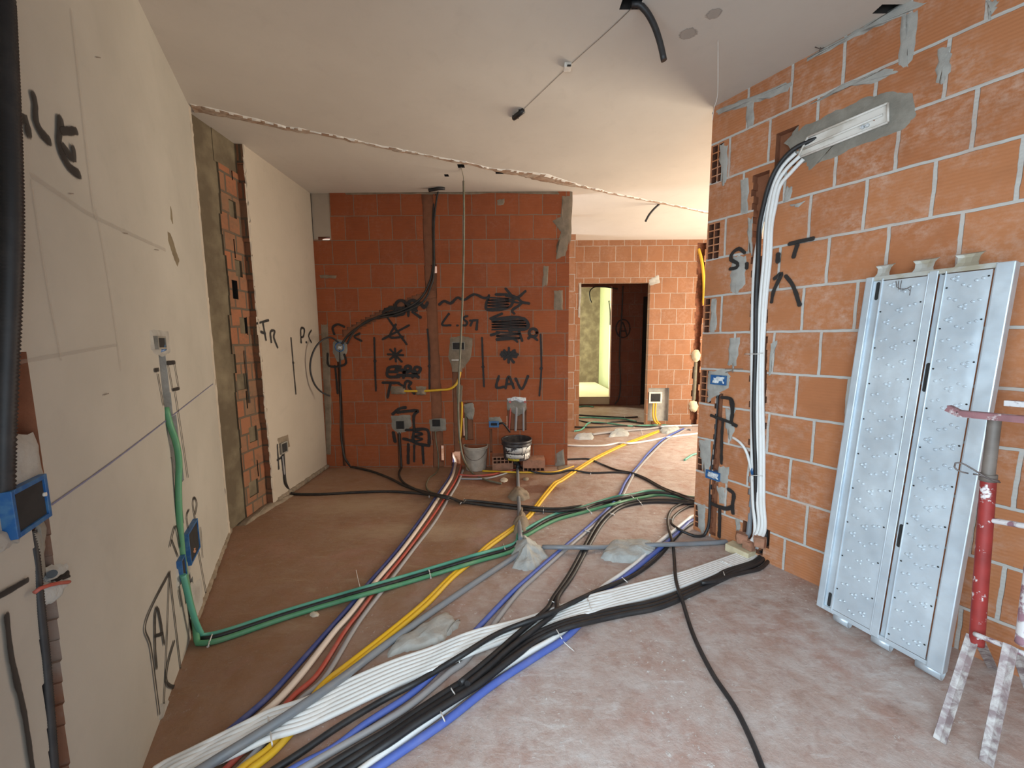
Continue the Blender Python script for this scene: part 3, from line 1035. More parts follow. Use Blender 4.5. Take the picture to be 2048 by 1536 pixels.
# scar left on the ceiling by the demolished partition
bm = bmesh.new()
A_, B_ = Vector(FC.st(385, 216)), Vector(FC.st(1460, 434))
dv = (B_ - A_)
L_ = dv.length
dv.normalize()
nv = Vector((-dv.y, dv.x))
prev = prev2 = None
for i in range(int(L_ / .025) + 1):
    s = i * .025
    c = A_ + dv * s
    k = s / L_
    wv = .021 + .016 * noise.noise(Vector((s * 9, 0, 1))) + (.055 * max(0, 1 - abs(k - .49) / .10))
    if k < .12:
        wv += .03 * (1 - k / .12)
    off = .02 * noise.noise(Vector((s * 3, 4, 1))) - (.035 * max(0, 1 - abs(k - .49) / .10))
    hh = .007 + .007 * noise.noise(Vector((s * 11, 9, 1)))
    cur = []
    for a, d in ((-1.35, -.003), (-.9, hh * .6), (-.5, hh * 1.2), (0, hh * .7), (.5, hh), (.9, hh * .5), (1.2, -.003)):
        j = .010 * noise.noise(Vector((s * 40, a * 5, 2)))
        p = c + nv * (off - a * wv + j)
        cur.append(bm.verts.new(FC.P(p.x, p.y, d + .004 * noise.noise(Vector((s * 30, a * 7, 5))))))
    if prev:
        for q in range(6):
            f = bm.faces.new((prev[q], prev[q + 1], cur[q + 1], cur[q]))
            f.material_index = 1 if q >= 5 or (q == 4 and random.random() < .5) else 0
    prev = cur
bmesh.ops.recalc_face_normals(bm, faces=bm.faces)
link('partition_scar', bm, ['scar', 'plaster_white'], bpy.data.objects['ceiling'])
# crumbling plaster edge down both sides of the stripped strip
bm = bmesh.new()
for (sx0, dep) in ((.915, .0), (1.515, 0.0)):
    for k in range(24):
        z = k * .122
        sx = sx0 if sx0 > 1 else PE(z) - .012
        blob_bm(bm, FA, [(sx - .012, z), (sx + .012, z), (sx + .014, z + .125), (sx - .014, z + .125)], .006, .007, 3, 3)
bmesh.ops.recalc_face_normals(bm, faces=bm.faces)
link('plaster_edge', bm, 'plaster_alcove', wa)
# broken skirting of screed at the foot of the alcove and the left wall
bm = bmesh.new()
for k in range(18):
    s = -.02 + k * .052
    blob_bm(bm, FA, [(s, 0), (s + .055, 0), (s + .055, .045 + fac(-.004, .004)), (s, .045 + fac(-.004, .004))], .02, .003, 3, 3, .8)
bmesh.ops.recalc_face_normals(bm, faces=bm.faces)
o = link('baseboard_alcove', bm, 'mortar_brown')
o['kind'] = 'structure'
bm = bmesh.new()
for k in range(15):
    s = -.02 + k * .075
    blob_bm(bm, FL, [(s, 0), (s + .08, 0), (s + .08, .035 + fac(-.006, .006)), (s, .035 + fac(-.006, .006))], .012, .004, 3, 3, .8)
bmesh.ops.recalc_face_normals(bm, faces=bm.faces)
o = link('baseboard_left', bm, 'mortar_brown')
o['kind'] = 'structure'

# ================================================================== PIPES AND CABLES ON THE FLOOR
CELL = .06
GRIDS = {}


def sup_add(P, r, bundle):
    for p in P:
        GRIDS.setdefault((int(p.x // CELL), int(p.y // CELL)), []).append((p.x, p.y, p.z, r, bundle))


def sup_z(x, y, r, bundle, k=.93):
    best = r
    cx, cy = int(x // CELL), int(y // CELL)
    for i in (-1, 0, 1):
        for j in (-1, 0, 1):
            for (a, b, z, rr, bu) in GRIDS.get((cx + i, cy + j), ()):
                if bu == bundle and bundle:
                    continue
                R = (r + rr)
                d2 = (a - x) ** 2 + (b - y) ** 2
                if d2 < (R * k) ** 2:
                    best = max(best, z + math.sqrt(R * R - d2))
    return best


def on_floor(px, py, z=0.0):
    r = ray(px, py)
    t = (z - HC) / r.z
    return CAMP + r * t


def floor_path(pts, r, bundle=None, lift=0.0):
    px = catmull([tuple(p[:2]) + (0,) for p in pts], 5)
    z = [r] * len(px)
    for _ in range(2):
        W_ = [on_floor(p[0], p[1], q) for p, q in zip(px, z)]
        z = [sup_z(w.x, w.y, r, bundle) + lift for w in W_]
        n = len(z)
        z2 = z[:]
        for i in range(n):
            for j in range(max(0, i - 9), min(n, i + 10)):
                d = (W_[i].xy - W_[j].xy).length
                z2[i] = max(z2[i], z[j] - .22 * d)
        z = [max(z[i], sum(z2[max(0, i - 2):i + 3]) / len(z2[max(0, i - 2):i + 3])) for i in range(n)]
    W_ = [on_floor(p[0], p[1], q) for p, q in zip(px, z)]
    return W_


def thin(W_, step):
    out = [W_[0]]
    for p in W_[1:-1]:
        if (p - out[-1]).length >= step:
            out.append(p)
    out.append(W_[-1])
    return out


def cable(name, pts, r, mat, label, cat, group=None, bundle=None, pre=(), post=(), seg=10):
    W_ = floor_path(pts, r, bundle) if pts else []
    if pts and not post and pts[-1][1] > 1536:          # runs on past the foreground
        d = ((W_[-1] - W_[-4]).normalized() * .35 + UL * .65).normalized()
        W_ = W_ + [Vector((W_[-1].x + d.x * .04 * k, W_[-1].y + d.y * .04 * k, max(r, W_[-1].z * (1 - k / 6)))) for k in range(1, 13)]
    sup_add(W_, r, bundle)
    P = list(pre) + W_ + list(post)
    Q = catmull([tuple(p) for p in thin(P, .02)], .02)
    bm = bmesh.new()
    tube_bm(bm, Q, r, seg)
    o = link(name, bm, mat)
    return tag(o, label, cat, group)


def lane(top, bot, i, n):
    return [(a[0] + (b[0] - a[0]) * (i + .5) / n, a[1] + (b[1] - a[1]) * (i + .5) / n) for a, b in zip(top, bot)]


def wpts(fr, pts, d):
    return [fr.hit(p[0], p[1], p[2] if len(p) > 2 else d) for p in pts]


G_FLOOR = 'pipes and conduits across the floor'
# --- lowest layer: four pipes from the back wall to the front left
cable('conduit', ZD([(1262, 440), (1282, 480), (1285, 520), (1258, 590), (1180, 705), (1080, 850), (935, 1040), (770, 1230), (690, 1330), (530, 1510)]) + ZA([(520, 555), (430, 650), (320, 745), (180, 860), (60, 960)]),
      .012, 'navy', 'dark navy corrugated conduit, leftmost of the four running together from the back wall', 'conduit', bundle='L4')
cable('pipe', ZD([(1280, 450), (1297, 485), (1296, 520), (1274, 590), (1203, 700), (1105, 850), (965, 1040), (805, 1230), (655, 1420), (565, 1520)]) + ZA([(560, 560), (470, 660), (395, 725), (250, 860), (150, 960)]),
      .0145, 'beige', 'cream insulated pipe between the navy and the red conduit from the back wall', 'pipe', bundle='L4')
cable('conduit', ZD([(1338, 470), (1332, 520), (1302, 600), (1228, 720), (1140, 850), (1000, 1040), (845, 1230), (720, 1400), (628, 1520)]) + ZA([(620, 560), (530, 640), (430, 760), (330, 860), (240, 950)]),
      .011, 'red', 'long red corrugated conduit running from the back wall to the front left', 'conduit', bundle='L4')
cable('conduit', ZD([(1345, 540), (1310, 625), (1250, 725), (1165, 865), (1030, 1040), (880, 1240), (750, 1410), (670, 1530)]) + ZA([(650, 570), (560, 650), (480, 740), (390, 850), (290, 950)]),
      .011, 'grey', 'warm grey conduit alongside the red one, rightmost of the four from the back wall', 'conduit', bundle='L4')
# short branch along the foot of the back wall
cable('conduit', ZD([(1322, 572), (1400, 577), (1500, 572), (1580, 556), (1660, 540)]), .011, 'red', 'short red conduit curving along the floor in front of the pale bucket', 'conduit', bundle='BR')
cable('conduit', ZD([(1318, 594), (1420, 596), (1500, 590), (1570, 572), (1640, 548)]), .009, 'grey', 'short grey conduit curving in front of the short red one by the bucket', 'conduit', bundle='BR')
cable('conduit', ZD([(1460, 548), (1560, 552), (1680, 556), (1800, 556), (1900, 553), (2010, 520)]), .009, 'yellow', 'thin yellow conduit along the foot of the back wall behind the hollow bricks', 'conduit', bundle='BR2')
# two yellow side by side
ytop = ZF([(1345, 548), (1100, 640), (860, 735), (640, 835), (430, 940), (205, 1080), (0, 1222)]) + ZS([(850, 262), (760, 368), (690, 460), (630, 535), (495, 640), (300, 775), (180, 890), (0, 1028)]) + ZA([(1010, 290), (870, 405), (735, 510), (640, 585), (560, 680), (440, 820), (330, 900), (210, 1010)])
ybot = ZF([(1350, 575), (1110, 672), (875, 760), (660, 862), (450, 975), (240, 1110), (20, 1255)]) + ZS([(875, 285), (780, 395), (715, 480), (655, 555), (510, 665), (330, 800), (200, 910), (20, 1060)]) + ZA([(1030, 305), (890, 425), (755, 535), (665, 610), (600, 705), (470, 850), (370, 930), (250, 1040)])
for i in range(2):
    cable('conduit', lane(ytop, ybot, i, 2), .0125, 'yellow', ['upper of the two yellow conduits crossing the whole floor side by side', 'lower of the two yellow conduits crossing the whole floor side by side'][i], 'conduit', bundle='Y')
# blue and grey pair through the middle
cable('conduit', ZF([(1690, 528), (1585, 575), (1400, 680), (1200, 870), (1090, 1010), (985, 1130), (880, 1280)]) + ZS([(1380, 380), (1270, 505), (1070, 685), (870, 850), (640, 1050), (450, 1225)]) + ZA([(1130, 480), (1030, 580), (950, 645), (800, 742), (680, 832), (550, 900), (400, 990)]),
      .0125, 'blue', 'blue conduit of the blue and grey pair crossing the middle of the floor', 'conduit', bundle='BG')
cable('conduit', ZF([(1790, 545), (1720, 535), (1620, 590), (1420, 705), (1230, 890), (1120, 1010), (1015, 1140), (930, 1290)]) + ZS([(1410, 380), (1330, 490), (1110, 675), (920, 840), (700, 1035), (510, 1225)]) + ZA([(1190, 490), (1120, 545), (1045, 610), (950, 685), (800, 775), (650, 860), (480, 960)]),
      .0125, 'grey', 'pale grey conduit of the blue and grey pair crossing the middle of the floor', 'conduit', bundle='BG')
# blue and white pair that leaves behind the brick wall end
cable('pipe', ZS([(2150, 500), (1985, 545), (1950, 568), (1830, 665), (1720, 748), (1600, 855), (1530, 925), (1400, 1022), (1240, 1135)]) + ZA([(1640, 290), (1545, 395), (1400, 482), (1250, 575), (1100, 685), (950, 795), (800, 905), (660, 1010)]),
      .0135, 'white', 'white pipe beside the blue conduit along the right-hand edge of the bundles', 'pipe', bundle='BW')
cable('conduit', ZS([(2150, 535), (1985, 580), (1940, 612), (1850, 695), (1740, 790), (1600, 905), (1500, 985), (1390, 1070), (1300, 1125)]) + ZA([(1680, 275), (1565, 405), (1435, 492), (1270, 600), (1105, 728), (955, 830), (830, 915), (690, 1015)]),
      .0145, 'blue', 'bright blue conduit along the right-hand edge of the bundles', 'conduit', bundle='BW')
# green and black bundle
gpre = wpts(FL, [(352, 960, .01), (362, 1060, .012), (372, 1130, .012), (382, 1190, .012), (392, 1235, .02)], .01)
cable('conduit', ZA([(196, 412), (225, 408), (300, 388), (500, 322), (700, 262), (950, 190), (1200, 115), (1350, 72)]) + ZS([(560, 690), (650, 632), (780, 560), (900, 512), (1040, 482), (1200, 430), (1350, 385), (1500, 362), (1620, 335), (1750, 340), (1985, 388), (2150, 378)]),
      .0115, 'mint', 'upper green conduit of the green bundle crossing from the left wall', 'conduit', bundle='G', pre=wpts(FL, [(366, 1150, .02), (385, 1225, .03)], .02))
cable('conduit', ZA([(190, 425), (230, 420), (300, 400), (500, 334), (700, 273), (950, 202), (1200, 128), (1350, 84)]) + ZS([(560, 710), (640, 670), (780, 582), (900, 537), (1080, 497), (1200, 462), (1350, 410), (1500, 378), (1700, 352), (1900, 378), (1985, 396), (2150, 386)]),
      .011, 'black', 'black conduit in the middle of the green bundle from the left wall', 'conduit', bundle='G')
cable('conduit', ZA([(178, 440), (230, 436), (300, 416), (500, 347), (700, 286), (950, 216), (1200, 141), (1350, 96)]) + ZS([(570, 728), (640, 692), (760, 624), (900, 562), (1100, 508), (1250, 466), (1400, 427), (1560, 392), (1750, 366), (1985, 406), (2150, 396)]),
      .0125, 'green', 'lower green conduit of the green bundle crossing from the left wall', 'conduit', bundle='G',
      pre=wpts(FL, [(331, 815, .0), (340, 850, .012), (352, 885, .022), (358, 925, .024), (357, 975, .016), (359, 1040, .01), (366, 1120, .005), (377, 1190, .008), (389, 1240, .02)], .01))
# black cables from the sockets on the alcove and the back wall
cable('cable', ZD([(300, 672), (330, 686), (500, 687), (700, 676), (900, 671), (1050, 680), (1130, 690), (1250, 706), (1340, 735)]) + ZS([(100, 425), (300, 452), (540, 478), (760, 500), (900, 500), (1080, 478), (1200, 440), (1350, 402), (1500, 372), (1700, 348), (1900, 372), (1985, 392), (2150, 382)]),
      .0115, 'black_dusty', 'black cable from the low socket on the pale alcove wall', 'cable', bundle='BK',
      pre=wpts(FA, [(566, 898, .005), (568, 930, .005), (571, 965, .01)], .0))
cable('cable', ZD([(668, 522), (700, 528), (800, 552), (900, 590), (1000, 640), (1100, 670), (1160, 686), (1260, 706), (1345, 740)]) + ZS([(120, 412), (320, 430), (540, 455), (760, 478), (900, 480), (1080, 458)]),
      .0115, 'black_dusty', 'black cable dropping down the corner of the back wall to the floor', 'cable', bundle='BK2',
      pre=wpts(FB, [(680, 700, .0), (681, 760, -.005), (681, 820, -.01), (682, 870, -.005), (686, 900, .005), (690, 917, .02)], .0))
cable('cable', ZD([(972, 525), (958, 570), (990, 622), (1080, 668), (1150, 690), (1260, 715)]), .011, 'black_dusty', 'black cable hanging from the grey-plastered box below the black writing', 'cable', bundle='BK3',
      pre=wpts(FB, [(799, 852, -.01), (799, 880, .0), (801, 905, .005), (802, 922, .01)], .0))
cable('cable', ZD([(1195, 530), (1180, 560), (1140, 590), (1122, 635), (1140, 668), (1200, 690)]), .007, 'olive', 'thin olive cable hanging from the box beside the bottom of the long chase', 'cable', bundle='BK4',
      pre=wpts(FB, [(870, 852, -.01), (872, 880, .005), (876, 905, .01), (877, 925, .015)], .0))
# far black pair
cable('cable', ZS([(940, 78), (1040, 73), (1140, 74), (1250, 120), (1370, 165), (1480, 185), (1600, 230), (1750, 312), (1900, 368), (1985, 400), (2150, 390)]), .010, 'black', 'black cable arching over the yellow conduits, upper of the far pair', 'cable', bundle='FB1')
cable('cable', ZS([(575, 140), (630, 165), (750, 190), (870, 190), (1000, 167), (1150, 187), (1350, 182), (1480, 192), (1600, 240), (1750, 322), (1985, 410), (2150, 400)]), .010, 'black', 'black cable from the hollow bricks to the brick wall end, lower of the far pair', 'cable', bundle='FB2')
# white flat bundle
wt = ZQ([(520, 1292), (460, 1318), (230, 1400), (0, 1475)]) + ZA([(1900, 196), (1640, 262), (1400, 345), (1200, 395), (1050, 455), (900, 505), (700, 590), (560, 650), (440, 690), (330, 745), (150, 835), (10, 905), (-20, 960), (-5, 1010)])
wbm = ZQ([(690, 1285), (620, 1370), (420, 1440), (180, 1540)]) + ZA([(1900, 262), (1640, 332), (1500, 375), (1200, 482), (1060, 545), (900, 612), (700, 706), (570, 765), (450, 800), (340, 850), (230, 900), (150, 950), (140, 1000)])
RW = [[(1516, 1060), (1515, 1000), (1515, 900), (1515, 800), (1517, 700), (1521, 600), (1528, 520), (1532, 455), (1537, 415), (1548, 368), (1566, 332), (1592, 306)],
      [(1522, 1062), (1521, 1000), (1521, 900), (1520, 800), (1522, 700), (1527, 600), (1534, 520), (1538, 455), (1543, 415), (1553, 370), (1573, 338), (1600, 312)],
      [(1528, 1065), (1527, 1000), (1527, 900), (1525, 800), (1526, 700), (1532, 600), (1540, 520), (1543, 455), (1550, 415), (1560, 372), (1582, 345), (1607, 318)],
      [(1510, 1060), (1506, 1000), (1504, 900), (1504, 800), (1504, 700), (1506, 600), (1510, 520), (1522, 455), (1533, 410), (1546, 362), (1566, 330), (1592, 305)]]
RD = [.012, .016, .012, .004, -.025, -.025, -.028]
wn = ['uppermost', 'second from the top', 'third from the top', 'middle', 'third from the bottom', 'second from the bottom', 'lowest']
for i in range(7):
    post = wpts(FR, RW[i % 4], RD[i])
    fp = lane(wt, wbm, i, 7)[::-1]
    cable('pipe', fp, .0108, 'white', '%s white insulated pipe of the flat bundle that climbs the brick wall' % wn[i], 'pipe', 'flat bundle of white pipes', bundle='W7', post=post)
# three black conduits under its edge
kt = ZQ([(690, 1290), (640, 1370), (380, 1455), (260, 1520)]) + ZA([(1900, 272), (1750, 304), (1600, 340), (1500, 372), (1400, 418), (1300, 478), (1200, 550), (1080, 625), (960, 705), (860, 770), (720, 850), (600, 925)])
kb = ZQ([(720, 1300), (690, 1390), (480, 1480), (400, 1520)]) + ZA([(1920, 305), (1770, 338), (1620, 370), (1530, 395), (1440, 440), (1340, 515), (1230, 600), (1120, 670), (1000, 745), (900, 815), (780, 900), (680, 965)])
for i in range(3):
    post = wpts(FR, [(1532, 1085), (1530, 1040)], -.02) if i != 0 else ()
    cable('conduit', lane(kt, kb, i, 3)[::-1], .0135, 'black', ['black corrugated conduit hugging the lower edge of the white bundle', 'middle black corrugated conduit of the three below the white bundle', 'outer black corrugated conduit of the three below the white bundle'][i], 'conduit',
          bundle='K3', post=post)
cable('conduit', ZQ([(180, 1560), (300, 1545), (430, 1500), (560, 1470), (680, 1440), (745, 1385), (768, 1335), (772, 1310)]), .0105, 'black', 'black conduit end curling up against the foot of the brick wall', 'conduit', bundle='K4')
# black pair crossing the white bundle
p1 = ZS([(2150, 415), (1985, 425), (1750, 408), (1560, 415), (1400, 448), (1290, 515), (1200, 615), (1095, 800), (975, 1020), (850, 1205)]) + ZT([(1600, 905), (1400, 1075), (1200, 1250), (1060, 1370), (900, 1500)])
p2 = ZS([(2150, 430), (1985, 440), (1760, 425), (1570, 432), (1410, 468), (1312, 535), (1225, 635), (1120, 815), (1000, 1035), (880, 1210)]) + ZT([(1680, 920), (1480, 1080), (1290, 1230), (1130, 1370), (960, 1510)])
cable('conduit', p1, .0125, 'black', 'left-hand black conduit of the pair crossing over the white bundle', 'conduit', bundle='P2')
cable('conduit', p2, .0125, 'black', 'right-hand black conduit of the pair crossing over the white bundle', 'conduit', bundle='P2')
cable('conduit', ZS([(2150, 555), (1985, 600), (1850, 712), (1710, 872), (1570, 985), (1430, 1062), (1250, 1135), (1060, 1222)]) + ZA([(1480, 332), (1300, 402), (1150, 492), (1000, 582), (850, 662), (700, 752), (560, 848), (400, 950)]),
      .0115, 'black', 'black conduit laid over the white bundle from beside the blue and white pair', 'conduit', bundle='P3')
# loops at the wall end
cable('cable', ZS([(2150, 415), (1990, 430), (1960, 432), (1880, 448), (1815, 490), (1785, 560), (1790, 640), (1825, 770), (1836, 880), (1850, 1060), (1885, 1190)]) + zm(1360, 700, .5443, [(5, 910), (50, 1050), (120, 1190), (200, 1310), (260, 1430), (300, 1530), (330, 1620)]),
      .0098, 'black', 'single black cable snaking alone over the pale floor to the front', 'cable', bundle='S1')
cable('cable', ZS([(2150, 448), (1985, 458), (1940, 470), (1870, 510), (1822, 560), (1815, 600), (1860, 640), (1940, 682), (2020, 708), (2080, 700)]) , .0098, 'black', 'black cable looping from the floor up to the two blue boxes on the brick wall', 'cable', bundle='S2',
      post=wpts(FR, [(1416, 1055, .01), (1419, 1030, .0), (1421, 975, -.008), (1424, 930, -.008), (1430, 870, -.01), (1434, 810, -.01), (1437, 768, -.012)], 0))
# black tube of the riser
o = tube('conduit', wpts(FR, [(1530, 1100, -.02), (1516, 1040, -.01), (1513, 1000, .01), (1511, 930, .02), (1508, 850, .02), (1508, 800, .02), (1511, 700, .022), (1512, 600, .022), (1516, 520, .022), (1518, 460, .022), (1525, 420, .022), (1538, 370, .024), (1556, 332, .026), (1585, 300, .022), (1620, 282, .005), (1643, 274, -.01)], 0), .0125, 'black')
tag(o, 'black tube climbing the brick wall beside the white pipes into the recessed tray', 'conduit')
# grey waste pipes
def pvc(pts, r, label, post=(), z=None):
    W_ = floor_path(pts, r, 'PVC')
    sup_add(W_, r, 'PVC')
    bm = bmesh.new()
    P = list(W_) + list(post)
    tube_bm(bm, catmull([tuple(p) for p in thin(P, .03)], .03), r, 14)
    return tag(link('drain_pipe', bm, 'pvc'), label, 'pipe')


pvc(ZA([(1385, 100), (1150, 255), (900, 430), (700, 580), (480, 730), (200, 905), (60, 1000)]), .0165, 'grey waste pipe running from the cone of mortar over the white bundle to the front')
pvc(ZS([(760, 795), (1000, 797), (1310, 795), (1650, 778), (2048, 765), (2250, 752)]) + [(1475, 1081)], .0155, 'grey waste pipe from the mortar cone to the foot of the brick wall',
    post=wpts(FR, [(1494, 1073, .0), (1499, 1050, -.012), (1501, 1000, -.02), (1503, 960, -.022)], 0))
pvc(ZD([(1690, 960), (1682, 860), (1683, 790), (1677, 690), (1674, 600), (1672, 530)]), .016, 'dusty waste pipe running from the back wall to the cone of mortar')
o = tube('pipe_sleeve', wpts(FR, [(1503, 975, -.02), (1505, 920, -.018)], 0), .019, 'grey')
tag(o, 'short pale grey sleeve of the waste pipe in the brick wall chase', 'pipe')
o = tube('pipe_elbow', [on_floor(1036, 936, .02), on_floor(1036, 930, .05), on_floor(1034, 926, .075), on_floor(1027, 925, .085)], .024, 'black', step=.01)
tag(o, 'black rubber elbow on the waste pipe between the two hollow bricks', 'pipe')
# white hose beside the riser
o = thing('water_outlet', 'bent white hose with a blue clip beside the riser on the brick wall', 'hose', FR.P(.27, .75))
tube('hose', wpts(FR, [(1464, 874, -.005), (1480, 885, .02), (1492, 902, .03), (1499, 925, .02), (1503, 945, .0)], 0), .0085, 'white', o)
tube('clip', wpts(FR, [(1504, 935, .004), (1505, 949, .004)], 0), .0115, 'blue_box', o)
tube('sleeve', wpts(FR, [(1505, 950, .004), (1506, 962, .004)], 0), .0105, 'white', o)

# --- cables of the far part of the floor
far = [
    ('pipe', [(100, 755), (300, 762), (600, 758), (810, 722), (960, 728), (1200, 695), (1500, 640), (1840, 598), (2050, 570)], .0125, 'white', 'white pipe snaking over the yellow conduits before the far doorway', 'pipe', 'F1'),
    ('conduit', [(2000, 845), (1860, 870), (1800, 888), (1745, 925), (1700, 955)], .0115, 'mint', 'short stub of green conduit poking out past the brick wall end', 'conduit', 'F2'),
    ('conduit', [(200, 560), (280, 545), (340, 500), (380, 455), (470, 440), (640, 452), (780, 470), (960, 492), (1200, 482), (1400, 475), (1560, 500)], .0125, 'mint', 'green conduit with a hooked end by the far brick pier', 'conduit', 'F3'),
    ('conduit', [(260, 375), (420, 372), (600, 385), (800, 388), (900, 398), (1040, 430)], .012, 'mint', 'pale green conduit lying across the far doorway', 'conduit', 'F4'),
    ('cable', [(255, 340), (430, 352), (640, 362), (880, 375), (1060, 366)], .012, 'black', 'black cable lying across the threshold of the far doorway', 'cable', 'F5'),
    ('cable', [(200, 505), (400, 508), (640, 498), (900, 490), (1150, 500), (1400, 502)], .012, 'black', 'black cable in front of the hooked green conduit on the far floor', 'cable', 'F6'),
    ('cable', [(255, 408), (330, 432), (480, 452), (620, 456), (700, 440), (900, 425), (1100, 450), (1400, 465), (1850, 462), (2050, 460)], .0115, 'black', 'black cable passing the doorway towards the yellow stub', 'cable', 'F7'),
    ('drain_pipe', [(440, 608), (580, 590), (760, 572), (960, 552), (1200, 532), (1400, 508), (1620, 490), (1850, 482), (2050, 474)], .018, 'grey', 'light grey waste pipe between the dabs of mortar on the far floor', 'pipe', 'F8'),
    ('drain_pipe', [(1380, 498), (1600, 488), (1850, 484), (2050, 478)], .014, 'white', 'white pipe end beside the far waste pipe', 'pipe', 'F9'),
    ('conduit', [(1440, 372), (1600, 400), (1720, 420), (1870, 448), (2050, 476)], .016, 'yellow', 'short straight yellow conduit along the foot of the far wall', 'conduit', 'F10'),
]
for nm, pts, r, mt, lb, ct, bu in far:
    cable(nm, ZF(pts), r, mt, lb, ct, bundle=bu)
cable('conduit', zm(1150, 550, .19531, [(40, 1350), (110, 1342), (190, 1350)]), .012, 'mint', 'bit of green conduit beyond the far doorway', 'conduit', bundle='F11')

# ------------------------------------------------------------------ cable ties
TIES = 0


def tie(a, b, label, tail=None, lift=.0035, group=None):
    n = 14
    P = []
    for i in range(n + 1):
        t = i / n
        x, y = a[0] + (b[0] - a[0]) * t, a[1] + (b[1] - a[1]) * t
        w = on_floor(x, y)
        z = .0035 if i in (0, n) else 0
        if not z:
            best = .0035
            for (gx, gy, gz, rr, bu) in [q for i2 in (-1, 0, 1) for j2 in (-1, 0, 1) for q in GRIDS.get((int(w.x // CELL) + i2, int(w.y // CELL) + j2), ())]:
                d2 = (gx - w.x) ** 2 + (gy - w.y) ** 2
                if d2 < rr * rr * 1.6:
                    best = max(best, gz + math.sqrt(max(0, rr * rr - d2 * .5)) + lift)
            z = best
        P.append(on_floor(x, y, z))
    zs = [p.z for p in P]
    for i in range(1, n):
        P[i].z = max(zs[i], (zs[i - 1] + zs[i] + zs[i + 1]) / 3)
    t_ = thing('cable_tie', label, 'cable tie', P[n // 2], group)
    tube('band', P, .0026, 'tie', t_, 6)
    hd = bmesh.new()
    box(hd, P[n], X, Y, Zv, .004, .004, .0035, bev=.001)
    link('head', hd, 'tie', t_)
    if tail:
        tube('tail', [P[n]] + [on_floor(q[0], q[1], .004 + .02 * (1 - abs(2 * (k + 1) / len(tail) - 1))) for k, q in enumerate(tail)], .0018, 'tie', t_, 5)
    return t_


tie((1173, 1194), (1183, 1222), 'grey wire tie across the white bundle below the mortar slab')
tie(ZA([(1505, 375)])[0], ZA([(1535, 425)])[0], 'white tie with a long loose tail below the black conduits', ZA([(1545, 440), (1580, 470)]))
tie(ZA([(1115, 598)])[0], ZA([(1150, 655)])[0], 'white tie round the black conduits and the white pipe, upper of two close together')
tie(ZA([(1070, 672)])[0], ZA([(1100, 735)])[0], 'white tie round the black conduits and the blue one, lower of two close together')
tie(ZA([(1146, 490)])[0], ZA([(1153, 512)])[0], 'white tie on the single black conduit laid over the white bundle')
tie(ZA([(436, 700)])[0], ZA([(456, 825)])[0], 'grey tie across the white bundle near the front left')
tie(ZA([(1482, 278)])[0], ZA([(1525, 296)])[0], 'thick white tie round the crossing pair of black conduits')
tie(ZA([(780, 222)])[0], ZA([(789, 252)])[0], 'tie with an upright tail where the green bundle crosses the red conduit', [(720, 1175), (712, 1140)])
tie(ZA([(1038, 165)])[0], ZA([(1046, 196)])[0], 'tie round the green bundle left of the yellow crossing')
tie(ZA([(1316, 70)])[0], ZA([(1324, 97)])[0], 'tie round the green bundle just left of the mortar cone')
tie(ZA([(232, 405)])[0], ZA([(216, 452)])[0], 'beige tie round the green bundle at the foot of the left wall')
tie(ZS([(118, 400)])[0], ZS([(85, 440)])[0], 'tie round the black cables near the crossing of the four pipes')
tie(ZS([(766, 462)])[0], ZS([(765, 514)])[0], 'broad white tie round the black cables right of the dusty pipe')
tie(ZS([(1095, 450)])[0], ZS([(1160, 520)])[0], 'tie where the black cables join the green bundle')
tie(ZS([(1480, 370)])[0], ZS([(1510, 400)])[0], 'tie round the upper green conduit before the brick wall end')
tie(ZS([(1530, 398)])[0], ZS([(1575, 450)])[0], 'tie round the lower green conduit before the brick wall end')
tie(ZS([(1290, 508)])[0], ZS([(1345, 530)])[0], 'tie where the black pair leaves the grey conduit')
tie(ZS([(1095, 652)])[0], ZS([(1160, 680)])[0], 'tie round the blue and grey pair above the waste pipe')
tie(ZS([(1405, 1040)])[0], ZS([(1450, 1080)])[0], 'tie round the black and blue conduits below the wide mortar dab')
tie(ZS([(1755, 560)])[0], ZS([(1830, 568)])[0], 'white tie round the two looping black cables by the wall end')
tie(ZS([(1822, 1000)])[0], ZS([(1862, 1006)])[0], 'small tie on the single black cable above the white bundle')
tie(ZQ([(345, 1368)])[0], ZQ([(470, 1425)])[0], 'grey wire tie across the white bundle near the brick wall foot')
tie(ZQ([(368, 1462)])[0], ZQ([(392, 1525)])[0], 'white tie round the black conduits near the brick wall foot')
tie(ZF([(408, 930)])[0], ZF([(400, 950)])[0], 'tie on the black cable arching over the yellow conduits')
tie(ZF([(425, 1115)])[0], ZF([(418, 1150)])[0], 'tie on the lower black cable right of the yellow conduits')
tie(ZF([(985, 1110)])[0], ZF([(1000, 1160)])[0], 'tie where the far black pair crosses the blue and grey pair')
tie(ZF([(1008, 468)])[0], ZF([(1010, 510)])[0], 'tie round the green conduit before the far wall')
tie(ZF([(1100, 525)])[0], ZF([(1125, 605)])[0], 'white strap over the far waste pipe')
tie(ZF([(882, 355)])[0], ZF([(888, 400)])[0], 'tie round the cables in the far doorway')
tie(ZD([(1135, 672)])[0], ZD([(1140, 705)])[0], 'tie where the black cables meet left of the cream pipe')
tie(ZD([(955, 508)])[0], ZD([(985, 516)])[0], 'tie on the cable below the grey-plastered box at the floor')
tie(ZD([(1768, 505)])[0], ZD([(1778, 560)])[0], 'pale tie standing up before the right-hand hollow brick', [(1072, 930), (1066, 924)])
o = thing('cable_tie', 'thin dark wire tie round the white pipes halfway up the brick wall', 'cable tie', FR.P(.33, 1.19))
tube('band', wpts(FR, [(1489, 708, .004), (1500, 708, .03), (1513, 708, .04), (1526, 706, .03)], 0), .0025, 'tie', o, 6)
